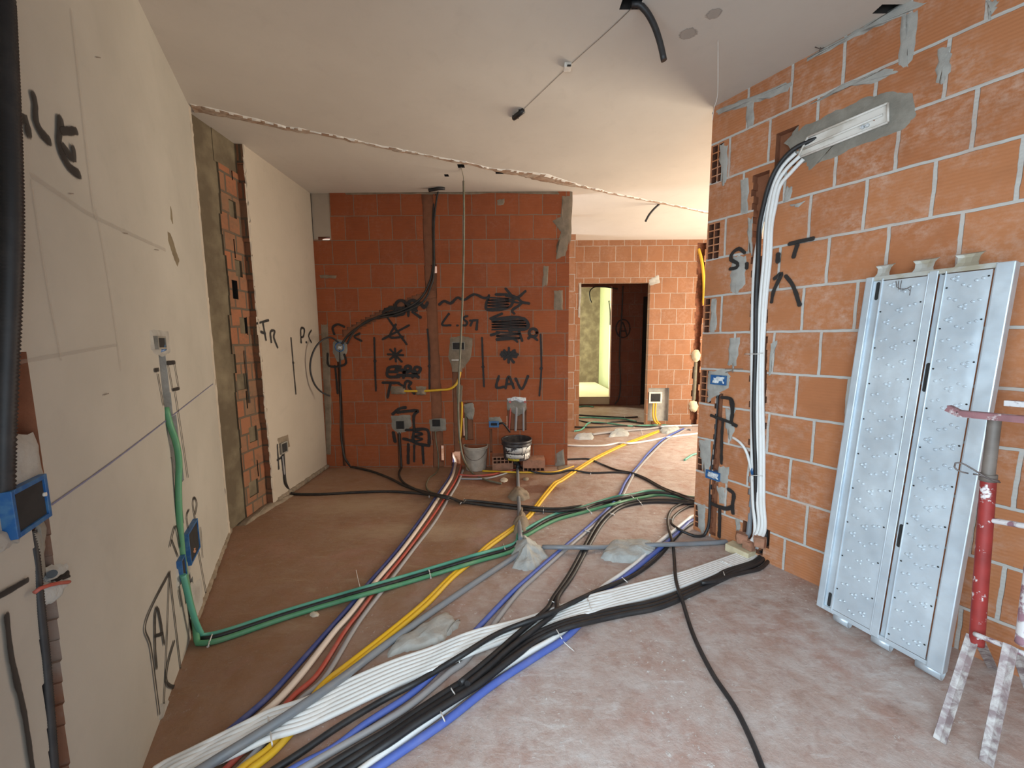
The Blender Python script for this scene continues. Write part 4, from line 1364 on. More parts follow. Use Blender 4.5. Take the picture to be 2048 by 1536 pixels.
o = thing('cable_tie', 'white tie round the white pipes at the height of the lower blue box', 'cable tie', FR.P(.33, .55))
tube('band', wpts(FR, [(1502, 951, .01), (1512, 951, .04), (1524, 952, .032), (1528, 952, .01)], 0), .0025, 'tie', o, 6)

# ------------------------------------------------------------------ mortar over the pipes
def mound(outline, h, label, mat='mortar_pale', n=5, jit=.008, **kw):
    bm = bmesh.new()
    blob_bm(bm, FG, [FG.st(*p) for p in outline], h, jit, n, 7, kw.pop('edge', .12), kw.pop('bump', .22), base=-.003, **kw)
    bmesh.ops.recalc_face_normals(bm, faces=bm.faces)
    o = link('mortar_dab', bm, mat)
    return tag(o, label, 'mortar')


def gz(pts):
    return pts


mound(ZS([(545, 720), (600, 690), (680, 745), (760, 800), (815, 870), (740, 930), (690, 985), (600, 995), (505, 975), (520, 900), (500, 830)]), .085, 'pale cone of mortar where three waste pipes meet', bump=.35, power=1.1, edge=.05)
mound(ZS([(1255, 830), (1310, 770), (1450, 755), (1660, 765), (1700, 830), (1680, 870), (1600, 890), (1540, 930), (1330, 925), (1235, 890)]), .05, 'wide pale dab of mortar over the waste pipe near the brick wall', edge=.5)
mound(ZA([(905, 440), (1000, 385), (1110, 325), (1145, 355), (1110, 415), (1080, 440), (1000, 465), (930, 480), (880, 495)]), .03, 'flat dusty slab of mortar beside the waste pipe before the white bundle', 'mortar', edge=.6)
mound(ZA([(1115, 395), (1150, 350), (1158, 362), (1120, 412), (1100, 415)]), .022, 'broken crumb at the right-hand edge of the dusty slab', 'mortar')
mound(ZS([(500, 340), (560, 300), (640, 345), (650, 400), (600, 420), (510, 420), (470, 390)]), .05, 'dusty dab of mortar on the pipe from the back wall', 'mortar_brown', edge=.2)
mound(ZS([(540, 560), (590, 470), (625, 560), (660, 640), (610, 690), (530, 690), (510, 620)]), .06, 'brown lump of mortar along the pipe behind the pale cone', 'mortar_brown', edge=.2)
mound(ZF([(190, 668), (220, 620), (320, 600), (450, 605), (470, 650), (440, 680), (260, 685)]), .045, 'left-hand dab of mortar on the far waste pipe', 'mortar_pale', edge=.4)
mound(ZF([(660, 650), (690, 600), (760, 545), (880, 540), (950, 600), (930, 635), (780, 640)]), .05, 'middle dab of mortar on the far waste pipe', 'mortar_pale', edge=.4)
mound(ZF([(1380, 590), (1370, 540), (1450, 500), (1620, 500), (1640, 545), (1560, 585), (1450, 605)]), .05, 'white dab of mortar at the end of the yellow conduits', 'mortar_pale', edge=.5)
for k, (x, y, w_, lb, mt) in enumerate([(1008, 960, 9, 'cream chip of plaster before the hollow bricks', 'chip'), (629, 1229, 11, 'pale chip of plaster on the bare floor left of the navy conduit', 'chip'), (1052, 958, 7, 'small clod beside the dusty waste pipe', 'mortar_brown'),
                                        (1128, 936, 16, 'dusty lump at the foot of the back wall corner', 'mortar_brown'), (846, 1215, 10, 'small grey clod between the yellow conduits and the waste pipe', 'mortar'), (1375, 1195, 7, 'white crumb on the white bundle edge', 'mortar_pale')]):
    o = mound(circle_px(x, y, w_, 7, 0, 308, ry=w_ * .55), .012, lb, mt, n=2, jit=.003)
    o.name = 'plaster_chip'
    o['category'] = 'debris'

mound([(472, 1054), (500, 1030), (545, 1000), (578, 984), (590, 990), (560, 1008), (520, 1032), (490, 1052)], .03, 'crumbled plaster along the foot of the stripped wall strip', 'mortar_brown', edge=.3)

# ================================================================== BOXES, SOCKETS AND OUTLETS
def sock(name, fr, st, label, cat, rim='blue_box', fill='film', depth=.035, w=.006, proud=.018, lugs=True, rimname='rim'):
    """Flush-mounted box: hollow rim, inner plate, filling; st = (s0, s1, t0, t1)."""
    s0, s1, t0, t1 = st
    o = thing(name, label, cat, fr.P((s0 + s1) / 2, t0, 0))
    bm = bmesh.new()
    mid = (proud - depth) / 2
    hd = (proud + depth) / 2
    for (a, b, c, d) in ((s0, s0 + w, t0, t1), (s1 - w, s1, t0, t1), (s0 + w, s1 - w, t0, t0 + w), (s0 + w, s1 - w, t1 - w, t1)):
        box(bm, fr.P((a + b) / 2, (c + d) / 2, mid), fr.u, fr.w, fr.n, (b - a) / 2, (d - c) / 2, hd, bev=.0012)
    if lugs:
        for s in (s0 + w * 1.6, s1 - w * 1.6):
            box(bm, fr.P(s, (t0 + t1) / 2, proud - .004), fr.u, fr.w, fr.n, w * .7, w * .9, .003)
    link(rimname, bm, rim, o)
    bm = bmesh.new()
    box(bm, fr.P((s0 + s1) / 2, (t0 + t1) / 2, proud * .62 if fill == 'slot' else .006), fr.u, fr.w, fr.n, (s1 - s0) / 2 - w, (t1 - t0) / 2 - w, .003)
    link('inner_plate', bm, 'slot' if fill == 'slot' else rim, o)  # slot fill: dark plate near the front stands for the shaded inside
    if fill == 'film':
        bm = bmesh.new()
        m = w * .4
        blob_bm(bm, fr, [(s0 + m, t0 + m + .004), (s1 - m - .004, t0 + m), (s1 - m, t1 - m - .003), (s0 + m + .008, t1 - m)], .016, .004, 5, 5, .7, .8)
        bmesh.ops.recalc_face_normals(bm, faces=bm.faces)
        link('cover_film', bm, 'film', o)
    return o


def px_st(fr, tl, br):
    a, b = fr.st(*tl), fr.st(*br)
    return min(a[0], b[0]), max(a[0], b[0]), min(a[1], b[1]), max(a[1], b[1])


# left wall
patches('mortar_smears', FL, [[(18, 872), (72, 864), (90, 960), (97, 1030), (70, 1052), (40, 1075), (20, 1062), (10, 960)], [(-30, 1060), (40, 1065), (38, 1085), (0, 1105), (-30, 1110)]], 'mortar', wl, .009, .006)
patches('mortar_smears', FL, [[(72, 1062), (78, 1040), (92, 1040), (86, 1130), (90, 1170), (74, 1175)]], 'mortar_wet', wl, .004, .004)
patches('mortar_smears', FL, [[(296, 657), (338, 659), (343, 705), (331, 712), (312, 712), (300, 700)], [(360, 1120), (385, 1120), (380, 1150), (352, 1180), (350, 1140)], [(375, 1050), (396, 1045), (398, 1080), (372, 1090)],
                              [(383, 1165), (402, 1150), (408, 1230), (392, 1248), (382, 1235)], [(318, 1405), (345, 1395), (352, 1425), (330, 1460), (316, 1440)]], 'mortar', wl, .008, .005)
o = sock('junction_box', FL, (2.138, 2.262, 1.005, 1.105), 'blue junction box under the fat black conduit on the left wall', 'junction box', 'blue_box', 'slot', .03, .010, .020, False)
bm = bmesh.new()
tube_bm(bm, [FL.P(2.15, 1.06, .012), FL.P(2.15, 1.06, .020)], .0045, 10)
link('screw', bm, 'white_plastic', o)
o = sock('wall_socket', FL, px_st(FL, (303, 672), (323, 698)), 'high socket hole in a mortar patch on the left wall', 'socket', 'mortar_wet', 'slot', .03, .008, .020, False)
bm = bmesh.new()
blob_bm(bm, FL, [FL.st(*q) for q in [(319, 682), (323, 682), (327, 704), (317, 707)]], .018, .002, 3, 3)
link('blue_flap', bm, 'blue_box', o)
o = sock('wall_socket', FL, px_st(FL, (366, 1070), (392, 1096)), 'blue socket above the green conduit at the bottom of the left wall', 'socket', 'blue_box', 'slot', .02, .009, .020, False)
bm = bmesh.new()
blob_bm(bm, FL, [FL.st(*q) for q in [(372, 1094), (391, 1090), (388, 1110), (374, 1114)]], .016, .003, 3, 3)
link('brick_filling', bm, 'brick_piece', o)
o = sock('wall_socket', FL, px_st(FL, (352, 1124), (364, 1150)), 'small half-buried socket left of the green conduit above the drawn triangle', 'socket', 'blue_box', 'slot', .02, .006, .020, False)
# broken outlet low on the left wall
o = thing('drain_outlet', 'ragged hole with a red plastic rim below the blue box on the left wall', 'outlet', FL.P(2.07, .85))
bm = bmesh.new()
blob_bm(bm, FL, [FL.st(*q) for q in [(92, 1135), (135, 1122), (140, 1160), (115, 1200), (78, 1212), (74, 1180)]], .010, .006, 5, 4)
link('mortar_rim', bm, 'mortar_pale', o)
bm = bmesh.new()
blob_bm(bm, FL, [FL.st(*q) for q in [(90, 1165), (112, 1148), (132, 1138), (134, 1158), (105, 1166), (86, 1166)]], .017, .003, 4, 3)
link('hole', bm, 'dark_hole', o)
tube('red_rim', wpts(FL, [(68, 1186, .012), (80, 1177, .018), (100, 1170, .02), (120, 1166, .017), (138, 1164, .008)], 0), .0042, 'red', o)
bm = bmesh.new()
tube_bm(bm, [FL.hit(104, 1148, -.004), FL.hit(104, 1148, .014)], .009, 14)
link('pipe_cap', bm, 'black', o)
# fat corrugated conduit
o = thing('corrugated_conduit', 'fat black corrugated conduit running down the left wall into the blue box', 'conduit', FL.P(2.19, 1.12))
tube('corrugated_tube', wpts(FL, [(2, -60, .012), (8, 0, .014), (15, 150, .022), (21, 300, .028), (24, 450, .03), (20, 600, .026), (13, 750, .018), (8, 870, .012), (6, 940, .006), (5, 985, .0)], 0), .0150, 'black', o, 16, .0040, .0030)
o = thing('corrugated_conduit', 'thin black corrugated conduit dropping below the blue box to the floor', 'conduit', FL.P(2.2, .02))
tube('corrugated_tube', wpts(FL, [(62, 1062, -.01), (70, 1130, -.004), (80, 1230, .0), (92, 1350, .0), (106, 1536, .0), (116, 1680, .0)], 0), .0085, 'black', o, 12, .0028, .0014)

# alcove wall
patches('mortar_smears', FA, [[(553, 876), (577, 867), (582, 893), (570, 901), (556, 897)]], 'mortar_brown', wa, .006, .006)
o = sock('wall_socket', FA, px_st(FA, (558, 887), (573, 903)), 'low socket with a black cable on the pale alcove wall', 'socket', 'mortar_wet', 'slot', .02, .012, .018, False)
tube('grey_sleeve', wpts(FA, [(565, 912, .012), (568, 940, .012), (571, 965, .012)], 0), .006, 'grey', o)
# back wall
patches('mortar_smears', FB, [[(665, 682), (675, 676), (697, 684), (696, 702), (688, 722), (672, 724), (664, 704)], [(780, 830), (822, 827), (826, 852), (812, 866), (796, 868), (782, 858)],
                              [(857, 838), (893, 836), (894, 862), (858, 864)], [(977, 834), (1001, 832), (1008, 845), (998, 852), (978, 850)],
                              [(1011, 796), (1053, 794), (1056, 816), (1047, 826), (1035, 833), (1022, 822), (1012, 820)], [(1112, 906), (1128, 896), (1131, 930), (1110, 936)],
                              [(927, 808), (949, 806), (950, 822), (946, 840), (936, 838), (928, 824)]], 'mortar_wet', wb, .009, .006)
o = thing('junction_box', 'round blue junction box by the back wall corner, full of black cable', 'junction box', FB.P(.24, 1.3))
bm = bmesh.new()
cs, ct = FB.st(680, 694)
prev = None
for d, r_ in ((-.03, .052), (.014, .052), (.014, .041), (-.03, .041)):
    cur = [bm.verts.new(FB.P(cs + r_ * math.cos(a * .3927), ct + r_ * math.sin(a * .3927), d)) for a in range(16)]
    if prev:
        for i in range(16):
            bm.faces.new((prev[i], prev[(i + 1) % 16], cur[(i + 1) % 16], cur[i])).smooth = True
    prev = cur
bmesh.ops.recalc_face_normals(bm, faces=bm.faces)
link('rim', bm, 'blue_box', o)
bm = bmesh.new()
blob_bm(bm, FB, [(cs - .034, ct - .025), (cs + .03, ct - .03), (cs + .034, ct + .02), (cs - .02, ct + .012)], .018, .004, 4, 3)
link('cover_film', bm, 'film', o)
o = sock('wall_socket', FB, px_st(FB, (793, 842), (809, 857)), 'socket in a mortar patch under the black scribble on the back wall', 'socket', 'slot', 'slot', .03, .012, .020, False)
o = sock('wall_socket', FB, px_st(FB, (865, 839), (881, 852)), 'socket at the foot of the long chase with a pale filling', 'socket', 'slot', 'slot', .02, .010, .020, False)
bm = bmesh.new()
box(bm, FB.P(*FB.st(873, 847), .004), FB.u, FB.w, FB.n, .026, .016, .006, bev=.003)
link('filling', bm, 'mortar_pale', o)
o = sock('switch_box', FB, px_st(FB, (904, 684), (930, 700)), 'dark open switch box in the middle of the back wall', 'switch box', 'mortar_wet', 'slot', .05, .008, .020, False)
o = thing('gas_outlet', 'yellow conduit with mortar dabs running left from the sleeve below the switch box', 'conduit', FB.P(1.15, .95))
tube('yellow_conduit', wpts(FB, [(921, 742, -.005), (918, 757, .01), (911, 770, .016), (899, 778, .016), (880, 780, .014), (845, 782, .012), (800, 782, .01)], 0), .0125, 'yellow', o)
bm = bmesh.new()
box(bm, FB.P(*FB.st(914, 732), -.006), FB.u, FB.w, FB.n, .055, .065, .014, bev=.006)
link('sleeve', bm, 'mortar_brown', o)
bm = bmesh.new()
box(bm, FB.P(*FB.st(912, 720), .006), FB.u, FB.w, FB.n, .045, .006, .008)
link('strip', bm, 'white_plastic', o)
for a, b, c, d in ((782, 774, 812, 788), (832, 776, 852, 790)):
    bm = bmesh.new()
    blob_bm(bm, FB, [FB.st(*q) for q in [(a, b + 2), ((a + c) / 2, b), (c, b + 2), (c, d), ((a + c) / 2, d + 1), (a, d)]], .034, .004, 4, 4, .4)
    link('mortar_dab', bm, 'mortar_brown', o)
tag(tube('conduit', wpts(FB, [(924, 803, -.01), (924, 820, .012), (923, 845, .014), (921, 870, .014), (919, 885, .01)], 0), .011, 'yellow'), 'yellow conduit end in the chase left of the pale bucket', 'conduit')
tag(tube('drain_pipe', wpts(FB, [(928, 812, -.01), (931, 822, -.02), (932, 850, -.02), (933, 905, -.02)], 0), .017, 'olive'), 'dark drain pipe in the chase behind the pale bucket', 'pipe')
o = sock('junction_box', FB, px_st(FB, (978, 842), (998, 854)), 'blue and grey junction box left of the painted tub', 'junction box', 'blue_box', 'slot', .02, .02, .020, False)
tube('black_cable', wpts(FB, [(998, 848, .01), (1005, 846, .03), (1012, 853, .03), (1020, 864, .01)], 0), .010, 'black', o)
o = thing('water_outlet', 'water outlet with one red and two grey pipes above the painted tub', 'outlet', FB.P(1.99, .5))
bm = bmesh.new()
blob_bm(bm, FB, [FB.st(*q) for q in [(1013, 797), (1030, 793), (1053, 795), (1053, 803), (1042, 806), (1028, 800), (1015, 803)]], .024, .003, 4, 4)
link('white_film', bm, 'film', o)
for (x0, x1, mt, nm, r_) in ((1021, 1018, 'red', 'red_pipe', .010), (1033, 1031, 'grey', 'grey_pipe', .014), (1047, 1047, 'grey', 'grey_pipe', .011)):
    tube(nm, wpts(FB, [(x0, 812, -.01), (x0, 820, .002), (x1, 862, -.004)], 0), r_, mt, o)
for x_ in (1020, 1050):
    bm = bmesh.new()
    tube_bm(bm, [FB.hit(x_, 804, 0), FB.hit(x_, 804, .035)], .014, 12)
    link('red_cap', bm, 'red', o)
tag(tube('cable', wpts(FB, [(676, 684, .01), (662, 675, .10), (645, 680, .2), (631, 695, .27), (622, 718, .31), (621, 743, .31), (629, 768, .28), (643, 784, .22), (660, 792, .18)], 0), .009, 'black'), 'black cable end hanging in a wide loop by the back wall corner', 'cable')
tag(tube('cable', wpts(FB, [(876, 378, .0), (870, 395, -.012), (866, 440, -.016), (867, 500, -.016), (866, 535, -.012), (858, 568, .008), (838, 600, .012), (800, 622, .01), (760, 632, .008), (720, 652, .01), (695, 672, .012), (684, 688, .012)], 0), .0115, 'black_dusty'),
    'black cable leaving the long chase for the corner box, upper of two', 'cable')
tag(tube('cable', wpts(FB, [(878, 378, .012), (873, 400, .006), (868, 450, .004), (868, 540, .006), (862, 572, .012), (843, 606, .014), (790, 630, .014), (738, 640, .014), (708, 664, .014), (694, 688, .012)], 0), .0095, 'black_dusty'),
    'black cable bowing below the other between the long chase and the corner box', 'cable')
tag(tube('cable_stub', [FC.hit(857, 381, .02), FC.hit(868, 379, .012), FC.hit(878, 377, .016), FC.hit(889, 377, .01)], .016, 'black'), 'black cable stub on the ceiling at the top of the long chase', 'cable')
# hanging cable in front of the back wall
_y = 3.72
FY = Fr((0, _y, 0), (1, 0, 0), (0, -1, 0))
o = thing('hanging_cable', 'dusty cable hanging from the ceiling hole down to the floor beside the pale bucket', 'cable', FY.P(-.4, 0))
tube('cable', [FY.hit(927, 362), FY.hit(928, 430), FY.hit(927, 520), FY.hit(925, 600), FY.hit(921, 690), FY.hit(917, 780), FY.hit(917, 840), FY.hit(921, 890), FY.hit(929, 922), on_floor(945, 946, .012), on_floor(970, 959, .012), on_floor(1003, 967, .012)], .0095, 'olive', o)
tube('wire', [FC.hit(922, 334, 0), FY.hit(926, 350), FY.hit(927, 364)], .003, 'olive', o, 6)
# right wall blue boxes
for (tl, br_, lb) in (((1424, 749), (1454, 771), 'upper of the two blue boxes on the brick wall end'), ((1414, 938), (1441, 963), 'lower of the two blue boxes on the brick wall end')):
    sock('junction_box', FR, px_st(FR, tl, br_), lb, 'junction box', 'blue_box', 'film', .03, .009, .016)
# recessed tray for the air conditioner
o = thing('wall_tray', 'long white plastic tray sunk in mortar high on the brick wall', 'tray', FR.P(.8, 2.4))
tl, tr, brr, bl = [FR.st(*q) for q in [(1618, 276), (1778, 208), (1778, 246), (1597, 318)]]
bm = bmesh.new()


def bil(u, v, d):
    a = (bl[0] + (brr[0] - bl[0]) * u, bl[1] + (brr[1] - bl[1]) * u)
    b = (tl[0] + (tr[0] - tl[0]) * u, tl[1] + (tr[1] - tl[1]) * u)
    return FR.P(a[0] + (b[0] - a[0]) * v, a[1] + (b[1] - a[1]) * v, d)


quad(bm, [bil(0, 0, .008), bil(1, 0, .008), bil(1, 1, .008), bil(0, 1, .008)])
link('back', bm, 'white_plastic', o)
bm = bmesh.new()
for (a, b) in (((0, 0), (1, 0)), ((1, 0), (1, 1)), ((0, 1), (1, 1)), ((0, 0), (0, 1)), ((0.02, .42), (.95, .5))):
    tube_bm(bm, [bil(a[0], a[1], .014), bil(b[0], b[1], .014)], .006, 6)
link('rim', bm, 'white_plastic', o)
for u in (.74, .79):
    bm = bmesh.new()
    tube_bm(bm, [bil(u, .28, .008), bil(u, .28, .02)], .008, 10)
    link('screw', bm, 'film', o)
bm = bmesh.new()
blob_bm(bm, FR, [FR.st(*q) for q in [(1742, 240), (1756, 236), (1750, 244)]], .014, .002, 3, 3)
link('hole', bm, 'brick_core', o)
# far wall
o = sock('junction_box', FF, px_st(FF, (1298, 784), (1323, 806)), 'white junction box over the yellow conduits beside the far doorway', 'junction box', 'white_plastic', 'slot', .03, .025, .015, False)
for k, dx in enumerate((0, 5)):
    tag(tube('conduit', wpts(FF, [(1307 + dx, 804, .0), (1306 + dx, 820, .012), (1306 + dx, 832, .02), (1309 + dx, 842, .04), (1315 + dx, 848, .08)], 0), .0135, 'yellow'), ['left-hand', 'right-hand'][k] + ' yellow conduit dropping from the white box beside the far doorway', 'conduit')
tag(tube('conduit', wpts(FF, [(1397, 498, -.01), (1402, 515, .03), (1406, 540, .04), (1408, 575, .02), (1407, 610, -.01)], 0), .022, 'yellow'), 'yellow conduit in the ragged chase of the far wall', 'conduit')
for k, (x, y) in enumerate(((1392, 712), (1387, 812))):
    bm = bmesh.new()
    blob_bm(bm, FF, [FF.st(*q) for q in circle_px(x, y, 10, 8, 0, 315, ry=13)], .05, .012, 2, 4, .4)
    tag(link('plug', bm, 'wood'), ['upper', 'lower'][k] + ' pale plug of foam in the ragged chase of the far wall', 'plug')
tag(tube('drain_pipe', wpts(FF, [(1391, 725, -.01), (1389, 765, -.01), (1387, 800, -.01)], 0), .03, 'olive'), 'dark pipe between the two foam plugs of the far wall', 'pipe')

# ================================================================== ON THE CEILING
def stub(px_pts, r, label, dy=0.0):
    p0 = FC.hit(*px_pts[0])
    fr = Fr((0, p0.y, 0), (1, 0, 0), (0, -1, 0))
    return tag(tube('cable_stub', [p0] + [fr.hit(*q) for q in px_pts[1:]], r, 'black', seg=12), label, 'cable')


stub([(1262, 9), (1276, 8), (1292, 22), (1308, 50), (1320, 85), (1328, 121)], .0135, 'black cable end curving down from the nearest ceiling hole')
stub([(1319, 408), (1308, 418), (1298, 430), (1291, 443)], .012, 'short black cable end hanging from the ceiling scar on the far right')
p0 = FC.hit(1436, 80)
fr = Fr((0, p0.y, 0), (1, 0, 0), (0, -1, 0))
tag(tube('string', [p0, fr.hit(1436, 120), fr.hit(1435, 190), fr.hit(1428, 216), fr.hit(1425, 240)], .0016, 'white_plastic', seg=5), 'thin pale string hanging beside the top of the brick wall end', 'string')
o = thing('ceiling_clip', 'small white clip with a dark slot on the ceiling line', 'clip', FC.hit(1135, 134))
bm = bmesh.new()
box(bm, FC.hit(1135, 134, .012), X, Y, Zv, .02, .022, .012, bev=.004)
link('body', bm, 'white_plastic', o)
bm = bmesh.new()
box(bm, FC.hit(1138, 131, .025), X, Y, Zv, .010, .005, .002)
link('slot', bm, 'slot', o)
tag(tube('rag', [FC.hit(1028, 236, .004), FC.hit(1038, 228, .02), FC.hit(1048, 220, .006)], .016, 'black', seg=8), 'black stub poking out of the small ceiling hole on the chalk line', 'cable')
o = thing('bent_wires', 'two bits of dark wire poking out of the ceiling above the brick wall', 'wire', FC.hit(1640, 96))
tube('wire', [FC.hit(1630, 94, .0), FC.hit(1640, 98, .02), FC.hit(1648, 95, .0)], .002, 'wire', o, 5)
tube('wire', [FC.hit(1641, 95, .0), FC.hit(1639, 104, .03)], .002, 'wire', o, 5)

# ================================================================== BUCKETS, BRICKS, BLOCK
def lathe(name, c, prof, mat, parent, seg=32, mi=None):
    bm = bmesh.new()
    prev = None
    for (r_, z) in prof:
        cur = [bm.verts.new(Vector(c) + Vector((r_ * math.cos(2 * math.pi * i / seg), r_ * math.sin(2 * math.pi * i / seg), z))) for i in range(seg)]
        if prev:
            for i in range(seg):
                f = bm.faces.new((prev[i], prev[(i + 1) % seg], cur[(i + 1) % seg], cur[i]))
                f.smooth = True
        prev = cur
    return link(name, bm, mat, parent)


c1 = Vector((-.400, 4.036 + .11, 0))
o = thing('bucket', 'pale dirty plastic bucket standing by the back wall', 'bucket', c1)
lathe('body', c1, [(.001, .004), (.104, .004), (.108, 0), (.112, .006), (.130, .24), (.131, .262), (.127, .262), (.108, .012), (.001, .012)], 'bucket', o)
lathe('inside', c1, [(.001, .013), (.1065, .0131), (.1265, .258)], 'bucket_in', o)
lathe('rim', c1, [(.131, .236), (.137, .238), (.137, .244), (.1315, .246), (.1315, .252), (.138, .254), (.138, .264), (.127, .265)], 'bucket', o)
tube('handle', [c1 + Vector((.135 * math.cos(a), .135 * math.sin(a) - .012, .235 - .10 * math.sin(b))) for a, b in [(math.radians(200 + 14 * k), math.radians(18 * k)) for k in range(11)]], .0022, 'wire', o, 6)


def hollow_brick(px, w, h, deep, rows, label, yaw):
    p = on_floor(*px)
    u = Vector((math.cos(yaw), math.sin(yaw), 0))
    n = Vector((math.sin(yaw), -math.cos(yaw), 0))
    fr = Fr((p.x, p.y, 0), u, n)
    o = thing('hollow_brick', label, 'brick', p)
    rc = []
    for (za, zb) in rows:
        for i in range(5):
            rc.append((.012 + i * (w - .018) / 5, .004 + (i + 1) * (w - .018) / 5, za, zb, .09, 1))
    relief('clay_body', fr, 0, w, .001, h, rc, ['brick_piece', 'hollow'], deep, o)
    return o, fr


b1, fb1 = hollow_brick((985, 942), .222, .155, .15, [(.082, .107), (.118, .145)], 'left-hand hollow brick under the painted tub', math.radians(3))
b2, fb2 = hollow_brick((1046, 944), .235, .128, .20, [(.012, .040)], 'right-hand hollow brick under the painted tub', 0)
ct_ = Vector((.045, 4.03, 0))
ct_.z = .156
o = thing('paint_tub', 'black paint-splashed tub on two hollow bricks', 'tub', ct_)
lathe('body', ct_, [(.001, .002), (.130, .002), (.136, 0), (.138, .01), (.152, .19), (.156, .20), (.150, .202), (.135, .02), (.001, .012)], 'tub', o)
lathe('rim', ct_, [(.150, .150), (.160, .152), (.161, .165), (.153, .168), (.154, .182), (.162, .186), (.164, .206), (.152, .210), (.149, .2)], 'tub', o)


def wrap(name, c, r0, r1, z0, z1, a0, a1, mat, par, n=14):
    bm = bmesh.new()
    prev = None
    for i in range(n + 1):
        a = math.radians(a0 + (a1 - a0) * i / n)
        j = .006 * noise.noise(Vector((i * .9, z0 * 40, 2)))
        cur = [bm.verts.new(Vector(c) + Vector((r * math.cos(a), r * math.sin(a), z))) for r, z in ((r0, z0 + j), (r0 + .002, z0 + j), (r1 + .002, z1 - j), (r1, z1 - j))]
        if prev:
            for q in range(3):
                bm.faces.new((prev[q], cur[q], cur[q + 1], prev[q + 1])).smooth = True
        prev = cur
    return link(name, bm, mat, par)


wrap('label', ct_, .1445, .1485, .085, .142, 218, 290, 'tub_label', o)
wrap('label', ct_, .1445, .1495, .08, .150, 292, 345, 'tub_label', o)
wrap('paint_streak', ct_, .140, .143, .03, .07, 220, 300, 'tub_label', o)
wrap('paint_streak', ct_, .139, .144, .012, .078, 305, 350, 'tub_label', o)
wrap('yellow_label', ct_, .1385, .140, .004, .026, 230, 280, 'yellow_label', o)
p = on_floor(1480, 1108)
bm = bmesh.new()
box(bm, (p.x, p.y, .0255), FR.n, FR.u, Zv, .045, .075, .025, bev=.004)
tag(link('wood_block', bm, 'wood'), 'pale wooden block under the riser of white pipes', 'block')
# broken brick lumps at the foot of the chase
for k, (x, y, w_) in enumerate(((1498, 1090, 12), (1520, 1083, 10), (1484, 1075, 8))):
    q = FR.hit(x, y, .03)
    bm = bmesh.new()
    vs = box(bm, (q.x, q.y, max(.03, q.z)), (FR.n + FR.u * .3 * k).normalized(), (FR.u - FR.n * .3 * k).normalized(), Zv, .022 + .004 * k, .03, .03, bev=.006)
    for v in bm.verts:
        v.co += Vector((fac(-.006, .006), fac(-.006, .006), fac(-.006, .006)))
    tag(link('brick_shard', bm, 'brick_piece'), ['broken brick behind the foot of the white pipes', 'brick shard right of the foot of the white pipes', 'small brick shard left of the waste pipe elbow'][k], 'brick')

# ================================================================== SCAFFOLD DECK leaning on the brick wall
DB = FR.P(.883, .05, .282)
ang, tilt = .123, .107
DA = (FR.u * math.cos(ang) + FR.n * math.sin(ang)).normalized()
DP = DA.cross(Zv)
if DP.dot(FR.n) > 0:
    DP = -DP
DU = (Zv * math.cos(tilt) + DP * math.sin(tilt)).normalized()
DN = -(DP * math.cos(tilt) - Zv * math.sin(tilt)).normalized()
DW, DL = .458, 1.639


def dk(x, y, d=0.0):
    return DB + DA * x + DU * y + DN * d


def dbox(bm, x0, x1, y0, y1, d0, d1, mi=0, bev=.002):
    box(bm, dk((x0 + x1) / 2, (y0 + y1) / 2, (d0 + d1) / 2), DA, DU, DN, (x1 - x0) / 2, (y1 - y0) / 2, (d1 - d0) / 2, mi, bev)


deck = thing('scaffold_deck', 'galvanised scaffold deck leaning upright against the brick wall', 'scaffold deck', dk(DW / 2, 0))


def panel(x0, x1, y0, y1, seed):
    """Sheet with gentle dents, rows of raised dimples and punched holes near its edges."""
    random.seed(seed)
    bm = bmesh.new()
    nx, ny = 14, 60
    g_ = []
    for i in range(nx + 1):
        col = []
        for j in range(ny + 1):
            x, y = x0 + (x1 - x0) * i / nx, y0 + (y1 - y0) * j / ny
            e = min(1, min(i, nx - i) / 2.0)
            d = -.006 + e * .0022 * noise.noise(Vector((x * 7, y * 5, seed))) + e * .001 * noise.noise(Vector((x * 20, y * 15, seed)))
            col.append(bm.verts.new(dk(x, y, d)))
        g_.append(col)
    for i in range(nx):
        for j in range(ny):
            bm.faces.new((g_[i][j], g_[i + 1][j], g_[i + 1][j + 1], g_[i][j + 1])).smooth = True
    n = 19
    for k in range(n):
        for q in range(3):
            x = x0 + (x1 - x0) * (.22 + .27 * q)
            y = y0 + (y1 - y0) * ((k + .5) / n) + (.02, -.012, .008)[q]
            cl = ((-.009, -.003), (.009, .003)) if (q + k // 4) % 3 == 0 else (((-.009, .004), (.009, -.004)) if (q + k) % 2 else ((-.008, 0), (.006, .007), (.005, -.008)))
            for (a, b) in cl:
                c = dk(x + a, y + b, -.006)
                prev = [bm.verts.new(c + DA * .0068 * math.cos(t * .7854) + DU * .0068 * math.sin(t * .7854)) for t in range(8)]
                mid = [bm.verts.new(c + DA * .003 * math.cos(t * .7854) + DU * .003 * math.sin(t * .7854) + DN * .0052) for t in range(8)]
                for t in range(8):
                    bm.faces.new((prev[t], prev[(t + 1) % 8], mid[(t + 1) % 8], mid[t])).smooth = True
                bm.faces.new(mid)
        for sd in (0, 1):
            if (k + sd * 2 + seed) % 2 == 0:
                x = x0 + .008 if sd == 0 else x1 - .008
                c = dk(x, y0 + (y1 - y0) * (k + .3 + .4 * sd) / n, -.0035)
                f = bm.faces.new([bm.verts.new(c + DA * .0036 * math.cos(t * .7854) + DU * .0036 * math.sin(t * .7854)) for t in range(8)])
                f.material_index = 1
    return link('deck_panel', bm, ['galv', 'slot'], deck)


